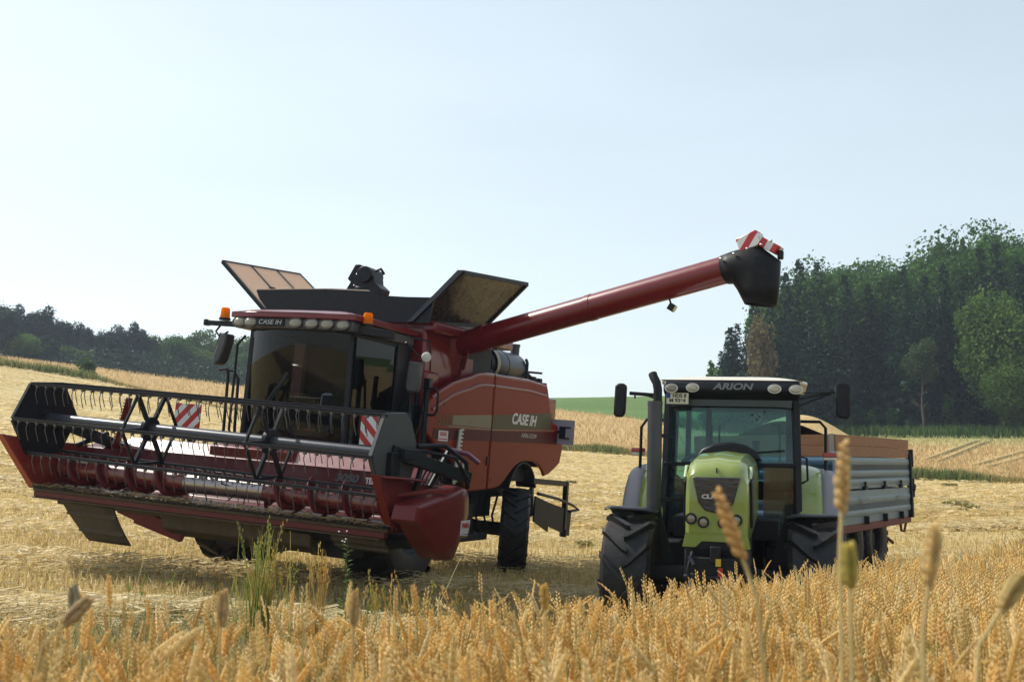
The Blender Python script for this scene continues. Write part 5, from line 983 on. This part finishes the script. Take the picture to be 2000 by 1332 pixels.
def broadleaf(h, base, wid, mt, n=7000, lobes=34, cs=.42, tall=1.0):
    cz = (h + base)/2; rz_ = (h - base)/2; C = []; N_ = []
    lb = []
    for _ in range(lobes):
        d = rng.normal(size=3); d /= np.linalg.norm(d); rr = rng.uniform(.30, .78)
        lb.append((d[0]*wid*rr, d[1]*wid*rr, cz + d[2]*rz_*rr, rng.uniform(.22, .42)*wid))
    lb = np.array(lb); k = rng.integers(0, lobes, n); d = rng.normal(size=(n, 3)); d[:, 2] = np.where(d[:, 2] < 0, d[:, 2]*.7, d[:, 2]); d /= np.linalg.norm(d, axis=1)[:, None]
    rad_ = lb[k, 3]*np.abs(rng.normal(1, .165, n))*rng.uniform(.6, 1.05, n)**.3; C = lb[k, :3] + d*rad_[:, None]*np.array([1, 1, min(1.9, max(.8, .75*rz_/wid))])
    limbs = [(rng.uniform(.3, .9), rng.uniform(0, 6.28), wid*rng.uniform(.4, .7), rng.uniform(.3, .9)) for _ in range(9)]
    return crown_obj(cards(C, cs*rng.uniform(.5, 1.3, n), d*.8), mt), trunk_mesh(h*.62, .22, limbs)
KIND = {
 'spruce_tree': [conifer(20, 1.2, 3.3, SPRUCE, i, .46) for i in range(3)],
 'broadleaf_tree': [broadleaf(20, 4, 5.2, BROAD, 15000, 46, .40) for i in range(3)],
 'light_tree': [broadleaf(16, 1.5, 4.6, LIGHT, 15000, 48, .34) for i in range(2)],
 'pine_tree': [broadleaf(15, .6, 3.3, PINE, 11000, 36, .38) for i in range(3)],
 'round_tree': [broadleaf(11, .6, 4.6, LIGHT, 11000, 40, .36), broadleaf(12, .8, 4.4, BROAD, 11000, 40, .36)],
 'brown_tree': [broadleaf(15, .6, 2.2, BROWN, 2300, 46, .42)],
 'birch_tree': [broadleaf(14, 6.5, 2.6, BIRCH, 4500, 34, .32)],
 'slim_bush': [broadleaf(6, .3, 1.3, BROAD, 900, 18, .35)],
}
NH = {'spruce_tree': 20, 'broadleaf_tree': 20, 'light_tree': 16, 'pine_tree': 15, 'round_tree': 11.5, 'brown_tree': 15, 'birch_tree': 14, 'slim_bush': 6}
CAT = {'slim_bush': 'bush'}
def tree(kind, px, ytop, depth, label, group, wf=1.0, sink=0.3):
    """a tree whose foot stands on the ground at this bearing and distance, grown to the height its top has in the photo"""
    v = ray(px, 800); x = v[0]/v[1]*depth; z = h1(x, depth); zt = at(px, ytop, depth)[2]; hgt = max(2.0, (zt - z)*1.03)
    e = empty(kind, (x, depth, z - sink), rng.uniform(0, 6.28)); s_ = (hgt + sink)/NH[kind]; e.scale = (s_**.5*wf, s_**.5*wf, s_); tag(e, label, CAT.get(kind, 'tree'), group)
    cm, tm = KIND[kind][rng.integers(0, len(KIND[kind]))]
    for nm, me in (('crown', cm), ('trunk', tm)): o = link(bpy.data.objects.new(nm, me)); o.parent = e
    return e
ORD = 'first second third fourth fifth sixth seventh eighth ninth tenth eleventh twelfth thirteenth fourteenth fifteenth sixteenth seventeenth eighteenth nineteenth twentieth'.split()
prof = interp([(1380,740),(1395,715),(1420,655),(1445,605),(1480,585),(1520,560),(1548,515),(1580,502),(1625,498),(1680,478),(1715,474),(1760,482),(1800,470),(1850,448),(1900,438),(1960,432),(2010,440),(2080,450)])
WG = 'trees of the wood behind the trailer'
for i, px in enumerate(np.concatenate([[1396, 1410, 1424], np.linspace(1436, 2040, 17)])):
    px += rng.uniform(-5, 5); yt = prof(px) + (8 if px < 1540 else rng.uniform(40, 120)) + rng.uniform(0, 15)
    tree('spruce_tree', px, yt, rng.uniform(108, 113), f'dark spruce in the front row of the right wood, {ORD[i]} from its left end', WG, 1.05)
for i, px in enumerate(np.linspace(1545, 2050, 13)):
    px += rng.uniform(-12, 12); tree('broadleaf_tree', px, prof(px) + rng.uniform(15, 60), rng.uniform(117, 122), f'broadleaf tree behind the front spruces of the right wood, {ORD[i]} from left', WG, 1.0)
for i, px in enumerate(np.linspace(1550, 2060, 11)):
    px += rng.uniform(-14, 14); tree('broadleaf_tree', px, prof(px) + rng.uniform(-12, 26), rng.uniform(127, 135), f'tall broadleaf tree on the skyline of the right wood, {ORD[i]} from left', WG, 1.05)
for i, px in enumerate(np.linspace(1420, 1600, 7)):
    px += rng.uniform(-8, 8); tree('spruce_tree', px, prof(px) + rng.uniform(10, 30), rng.uniform(116, 124), f'spruce in the second row of the right wood, {ORD[i]} from its left end', WG, 1.1)
for i, (px, yt) in enumerate(((1955, 545), (2005, 600), (1985, 690))):
    tree('light_tree', px, yt, 104 - 2*i, ('light green broadleaf tree in front of the wood at its right end', 'light green tree cut by the right edge of the photo', 'lower light green tree in front of the right end of the wood')[i], WG, .9)
tree('birch_tree', 1803, 658, 103, 'slender pale birch standing alone before the dark middle of the wood', WG, .8)
tree('brown_tree', 1488, 592, 106, 'tree with brown withered leaves below the harvester spout', WG, .8)
for i, (px, yt) in enumerate(((1391, 690), (1700, 795), (1740, 790), (1850, 760), (1890, 780), (1655, 800))):
    tree('slim_bush', px, yt, 106.5, ('thin pale bush at the left tip of the wood', 'low bush under the wood just right of the tractor mirror', 'low bush under the wood above the trailer tail', 'bush at the foot of the wood right of the birch', 'second bush right of the birch at the foot of the wood', 'low bush under the wood beside the tractor mirror')[i], 'bushes at the foot of the wood', .9)
lp = interp([(-60,575),(0,585),(20,583),(45,596),(60,598),(95,600),(115,615),(135,611),(160,625),(205,627),(245,624),(265,635),(285,642),(305,640),(330,645),(385,634),(410,650),(440,648),(500,655),(800,690)])
LG = 'trees of the wood on the left hill'
for i, px in enumerate(np.linspace(-20, 470, 19)):
    px += rng.uniform(-6, 6); k = 'pine_tree' if px < 290 or rng.uniform() < .3 else 'round_tree'
    tree(k, px, lp(px) + rng.uniform(-6, 14), 138 + px*.06 + rng.uniform(0, 5), f'{"dark pine" if k == "pine_tree" else "green round-crowned tree"} in the back row of the left wood, {ORD[i]} from the left', LG, .95)
for i, px in enumerate(np.linspace(-5, 480, 16)):
    px += rng.uniform(-8, 8); k = 'round_tree' if px > 300 or rng.uniform() < .35 else 'pine_tree'
    tree(k, px, lp(px) + rng.uniform(14, 62), 131 + px*.06 + rng.uniform(0, 3), f'{"dark pine" if k == "pine_tree" else "bushy green tree"} in the front row of the left wood, {ORD[i]} from the left', LG, .95)
tree('slim_bush', 165, 700, 84, 'small bush growing in the grassy bank before the left wood', None, 1.3)

for nm, xa, ya, hh, n_ in (('undergrowth', (-78, -34), (132, 152), 3.2, 16000), ('undergrowth', (20, 62), (106.5, 112), 2.6, 12000)):
    X = rng.uniform(*xa, n_); Y = rng.uniform(*ya, n_); Y, X = Y, X; Z = H(X, Y) + rng.uniform(0, 1, n_)*hh*(.55 + .45*np.sin(X*.9 + np.sin(X*2.3)))
    if xa[0] < 0: q_ = X > -.60*Y; X, Y, Z = X[q_], Y[q_], Z[q_]
    V = cards(np.stack([X, Y, Z], 1), rng.uniform(.2, .5, len(X))); o = np_obj(nm, V, np.arange(len(V)).reshape(-1, 4), PINE if xa[0] < 0 else SPRUCE); o['kind'] = 'stuff'
# ------------------------------------------------------------------ single plants, straw tufts and foreground ears
def stalk_plant(name, label, cat, group, foot, blds, parts=('blade',)): ...
def tuft(px, yb, depth, n, hmax, spread, cols, label, name='grass_clump', group=None, wd=.009, heads=0, lean=.25):
    """an upright clump of grass: blades plus seed heads"""
    v = at(px, yb, depth); x0, y0 = v[0], depth; z0 = h1(x0, y0); root = empty(name, (x0, y0, z0)); tag(root, label, 'grass', group)
    for part in ('blade', 'seed_head'):
        m = MB() ; cc = []
        nn = n if part == 'blade' else heads
        if not nn: continue
        V = []; F = []; C_ = []
        for i in range(nn):
            a = rng.uniform(0, 6.28); r = spread*abs(rng.normal(0, .6)); bx, by = math.cos(a)*r, math.sin(a)*r*.6; hh = hmax*rng.uniform(.45, 1.0) if part == 'blade' else hmax*rng.uniform(.75, 1.05); la = rng.uniform(0, 6.28); lx, ly = math.cos(la)*lean*hh*rng.uniform(.2, 1), math.sin(la)*lean*hh*.5; c = np.array(cols[rng.integers(0, len(cols))])*rng.uniform(.75, 1.25)
            wv = wd*rng.uniform(.5, 1.2); ta = rng.uniform(0, 3.14); b = len(V); ts = np.linspace(0, 1, 6)
            if part == 'blade':
                for t in ts:
                    for s_ in (-1, 1): V.append((bx + lx*t*t + s_*math.cos(ta)*wv/2*(1-t*.85), by + ly*t*t + s_*math.sin(ta)*wv/2*(1-t*.85), hh*t*(1-.15*t*lean))); C_.append(c)
                for k in range(5): F.append((b+2*k, b+2*k+1, b+2*k+3, b+2*k+2))
            else:
                for t in ts:
                    for s_ in (-1, 1): V.append((bx + lx*t*t + s_*.0022, by + ly*t*t, hh*t)); C_.append(c)
                for k in range(5): F.append((b+2*k, b+2*k+1, b+2*k+3, b+2*k+2))
                for k in range(10):
                    tt = .80 + .2*k/9; c0 = np.array((bx + lx*tt*tt, by + ly*tt*tt, hh*tt)); d = rng.normal(size=3)*.010; b2 = len(V)
                    V += [tuple(c0 + d + np.array((-.005, 0, 0))), tuple(c0 + d + np.array((0, 0, -.014))), tuple(c0 + d + np.array((.005, 0, 0))), tuple(c0 + d + np.array((0, .003, .016)))]; C_ += [c*1.15]*4; F.append((b2, b2+1, b2+2, b2+3))
        o = np_obj(part, np.array(V), np.array(F), STRAW, np.array(C_)); o.parent = root
    return root
GRC = [(.17,.22,.04), (.24,.26,.06), (.34,.30,.07), (.42,.33,.08), (.12,.17,.04), (.48,.34,.10)]; DRY = [(.45,.27,.07), (.50,.32,.10), (.38,.22,.06), (.40,.30,.10)]; HERB = [(.10,.16,.05), (.14,.20,.07), (.08,.12,.04)]
tuft(512, 1165, 8.4, 105, 1.0, .20, GRC[1:4] + GRC[5:] + [(.30,.30,.07), (.20,.24,.06)], 'big clump of yellow-green grass in front of the harvester header', heads=18, wd=.019, lean=.2)
tuft(622, 1160, 8.0, 46, .88, .08, DRY, 'narrow clump of rusty dry stalks in front of the right header half', heads=14, name='dry_grass_clump', lean=.15)
tuft(771, 1165, 7.6, 34, .72, .14, DRY + GRC[:2], 'loose dry stalks in front of the drive shield', heads=8, name='dry_grass_clump')
tuft(850, 1160, 7.4, 18, .6, .1, DRY, 'thin dry stalks on the shaded verge right of the drive shield', heads=8, name='dry_grass_clump', lean=.5)
tuft(1005, 1150, 7.2, 14, .55, .1, [(.5,.42,.26)], 'pale dry stalks before the rear wheel of the harvester', heads=9, name='dry_grass_clump', lean=.3)
tuft(300, 1140, 9.0, 14, .42, .25, GRC, 'sparse grass stalks beneath the left header end', heads=5, lean=.5)
tuft(905, 1120, 9.5, 20, .5, .3, DRY + GRC, 'sparse grass under the drive shield and step', heads=6, lean=.4)
tuft(1225, 1190, 6.6, 12, .62, .12, [(.36,.25,.13), (.42,.31,.16)], 'drooping brown grass heads in front of the left tractor tyre', heads=9, lean=.6)
tuft(1330, 1180, 6.6, 16, .66, .2, [(.40,.34,.14), (.30,.29,.10)], 'drooping grass heads in front of the tractor bonnet', heads=10, lean=.6)
tuft(1600, 1150, 7.6, 18, .60, .22, [(.44,.36,.15), (.32,.30,.11)], 'grass heads in front of the right tractor tyre', heads=8, lean=.45)
for i, (px, dp, hh, lb) in enumerate(((455, 8.2, .5, 'thin stalks just left of the big grass clump'), (562, 8.6, .75, 'few tall bending stalks just right of the big grass clump'), (735, 7.8, .72, 'thin seed stalks between the leafy herb and the drive shield'), (705, 7.9, .6, 'thin pale stalks close to the leafy herb'), (815, 7.5, .78, 'tall single dry stalks before the drive shield'), (950, 8.6, .5, 'pale stalks on the shaded verge below the harvester step'), (1040, 7.4, .5, 'pale brown stalks between harvester and tractor'), (1120, 7.0, .4, 'low dry stalks just left of the tractor tyre'))):
    tuft(px, 1160, dp, 7, hh, .1, DRY + [(.46,.40,.2)] + GRC[1:4], lb, name='grass_stalks', heads=5, lean=.35, wd=.008)
# thistle-like herb
v = at(672, 1160, 7.9); hb = empty('tall_herb', (v[0], 7.9, h1(v[0], 7.9))); tag(hb, 'tall grey-green leafy herb with white glint specks before the header', 'plant')
HL = leafmat('herb_leaves', (.11, .17, .06), trans=.3); m = MB(); m.tube([(0, 0, 0), (.01, 0, .35), (.02, 0, .95)], [.006, .005, .002], 6); m.build('stem', HL, hb)
V = []; 
for i in range(60):
    t = rng.uniform(.1, 1); a = rng.uniform(0, 6.28); L_ = .09*(1.1-t)+.03; p = np.array((.02*t, 0, .95*t)); d = np.array((math.cos(a), math.sin(a), .6)); s_ = np.array((-math.sin(a), math.cos(a), 0))*L_*.16
    V += [p, p + d*L_*.5 + s_, p + d*L_ - np.array((0, 0, L_*.3)), p + d*L_*.5 - s_]
o = np_obj('leaf', np.array(V), np.arange(240).reshape(-1, 4), HL); o.parent = hb
m = MB()
for i in range(5): m.ell((.02+rng.uniform(-.07, .06), rng.uniform(-.03, .03), .97+rng.uniform(-.06, .05)), (.007, .007, .006), 8, 5)
m.build('glint_speck', mat('glint_white', (.7, .68, .7), .6), hb)  # white specks modelled in place of glints on the herb
# bent straws leaning across the verge
for (a, b, dp, lb) in (((255, 1110), (293, 1035), 8.6, 'single pale stalk leaning right beneath the left header end'), ((795, 1155), (900, 1088), 7.4, 'long pale straw leaning across the shaded verge by the drive shield')):
    p = at(*a, dp); q = at(*b, dp); p[2] = min(p[2], h1(p[0], p[1]) + .02); m = MB(); m.tube([p, (p+q)/2 + np.array((0, 0, .02)), q], [.004, .004, .0025], 5); o = m.build('leaning_straw', mat('pale_straw', (.5, .4, .2), .6), None); tag(o, lb, 'straw')
# tufts of hay lying on the stubble
HAYM = leafmat('hay', (.30, .26, .10), trans=.3, var=.4)
for (px, py, s_, lb) in ((1113, 941, .30, 'small dark hay tuft lying on the stubble behind the harvester ladder'), (1868, 985, .38, 'hay tuft on the stubble at the right, beyond the trailer'), (1893, 990, .30, 'flatter green hay tuft beside the larger one on the stubble at the right'), (1853, 946, .35, 'brown straw tuft at the far edge of the stubble at the right'), (1140, 1062, .22, 'flat straw tuft on the stubble between harvester and tractor')):
    g_ = ground_at(px, py + 6, 12); n_ = 420; d = np.clip(rng.normal(size=(n_, 3)), -1.5, 1.5)*np.array([.5, .5, .28])*s_; d[:, 2] = np.abs(d[:, 2])
    o = np_obj('hay_tuft', cards(d, s_*rng.uniform(.15, .5, n_)), np.arange(4*n_).reshape(-1, 4), HAYM); o.location = tuple(g_); tag(o, lb, 'hay')
# tall wheat ears close to the lens, above the rest of the field
def tall_ear(tip, base, depth, label, fat=1.0, col=(.66,.42,.15), stem_to=None):
    a = at(*base, depth); b = at(*tip, depth); d = b - a; L_ = np.linalg.norm(d); d /= L_; side = np.cross(d, [0, 1, 0]); side /= np.linalg.norm(side); fw = np.cross(side, d)
    gz = h1(a[0], a[1]); root = empty('wheat_plant', (a[0], a[1], gz)); tag(root, label, 'wheat ear', 'tall wheat ears close to the lens'); off = np.array([a[0], a[1], gz])
    V = []; F = []; C_ = []; ns = 15
    for i in range(ns):
        t = i/ns; sg = 1 if i % 2 else -1; fatn = fat*(.7 + .4*math.sin(math.pi*min(1, (i+2)/ns)))*rng.uniform(.88, 1.12)
        for sub in (-1, 0, 1):
            c0 = a + d*L_*.94*t + side*sg*.0034*fatn*(1 if sub == 0 else .45) + fw*sub*.0032*fatn; dd = d*.94 + side*sg*.30 + fw*.24*sub; dd /= np.linalg.norm(dd); e1 = np.cross(dd, fw + .3*side); e1 /= np.linalg.norm(e1); e2 = np.cross(dd, e1); b0 = len(V); cc = np.array(col)*rng.uniform(.85, 1.2); ln = .0150*fatn
            rings_ = ((0, .15), (.25, .9), (.55, 1), (.8, .6), (1, .05))
            for q, r in rings_:
                for j in range(6): an = j*math.pi/3; V.append(c0 + dd*ln*q + (e1*math.cos(an) + e2*math.sin(an))*.0037*fatn*r - off); C_.append(cc*(.8 if q < .2 else 1))
            for k in range(4):
                for j in range(6): F.append((b0+k*6+j, b0+k*6+(j+1) % 6, b0+(k+1)*6+(j+1) % 6, b0+(k+1)*6+j))
    o = np_obj('ear', np.array(V), np.array(F), STRAW, np.array(C_), smooth=True); o.parent = root
    m = MB(); g0 = np.array([0, 0, 0]); pa = a - off; m.tube([(pa - np.array([d[0], d[1], 0])*.25)*np.array([1, 1, 0]) - np.array([0, 0, .02]), pa*np.array([1, 1, .6]) - np.array([d[0], d[1], 0])*.12, pa - d*.04, pa + d*.01], .0021, 6); m.build('stalk', mat('ear_stalk', (.5, .38, .16), .6), root)
tall_ear((1396, 948), (1452, 1095), 1.12, 'blurred orange wheat ear leaning left across the tractor bonnet', .85, (.74,.52,.23))
tall_ear((1649, 852), (1643, 1005), 1.12, 'tall upright pale wheat ear in front of the trailer side', .88, (.72,.55,.28))
tall_ear((1658, 1062), (1660, 1150), 1.0, 'greenish wheat ear just below the tall one in front of the trailer', .9, (.60,.50,.14))
tall_ear((1828, 1015), (1812, 1150), 1.05, 'blurred wheat ear standing right of the trailer', .85, (.74,.57,.28))
tall_ear((2000, 1118), (1952, 1195), 1.1, 'wheat ear leaning right at the right edge of the photo', .9, (.62,.48,.2))
tall_ear((178, 1166), (122, 1222), 1.5, 'grey-brown wheat ear leaning right at the lower left', 1.0, (.56,.42,.24))
tall_ear((142, 1142), (150, 1215), 1.6, 'grey upright wheat ear behind the leaning one at the lower left', .9, (.48,.42,.28))
tall_ear((437, 1150), (432, 1225), 1.7, 'upright wheat ear below the big grass clump', .9, (.60,.45,.24))
tall_ear((694, 1148), (690, 1225), 1.7, 'upright wheat ear below the green herb', .9, (.64,.48,.24))
tall_ear((1063, 1140), (1065, 1190), 2.2, 'yellow wheat ear standing up against the shaded verge', 1.0, (.74,.52,.16))

# ------------------------------------------------------------------ summer haze between the lens and the woods
m = MB(); m.box((0, 200, 20), (1200, 500, 80)); hz = m.build('haze', None, None); hz['kind'] = 'stuff'
hm = bpy.data.materials.new('haze'); hm.use_nodes = True; hn = hm.node_tree.nodes; hn.remove(hn['Principled BSDF']); pv = hn.new('ShaderNodeVolumePrincipled'); pv.inputs['Color'].default_value = (.72, .82, 1, 1); pv.inputs['Density'].default_value = .0005; pv.inputs['Anisotropy'].default_value = .3
hm.node_tree.links.new(pv.outputs[0], hn['Material Output'].inputs['Volume']); hz.data.materials.clear(); hz.data.materials.append(hm)
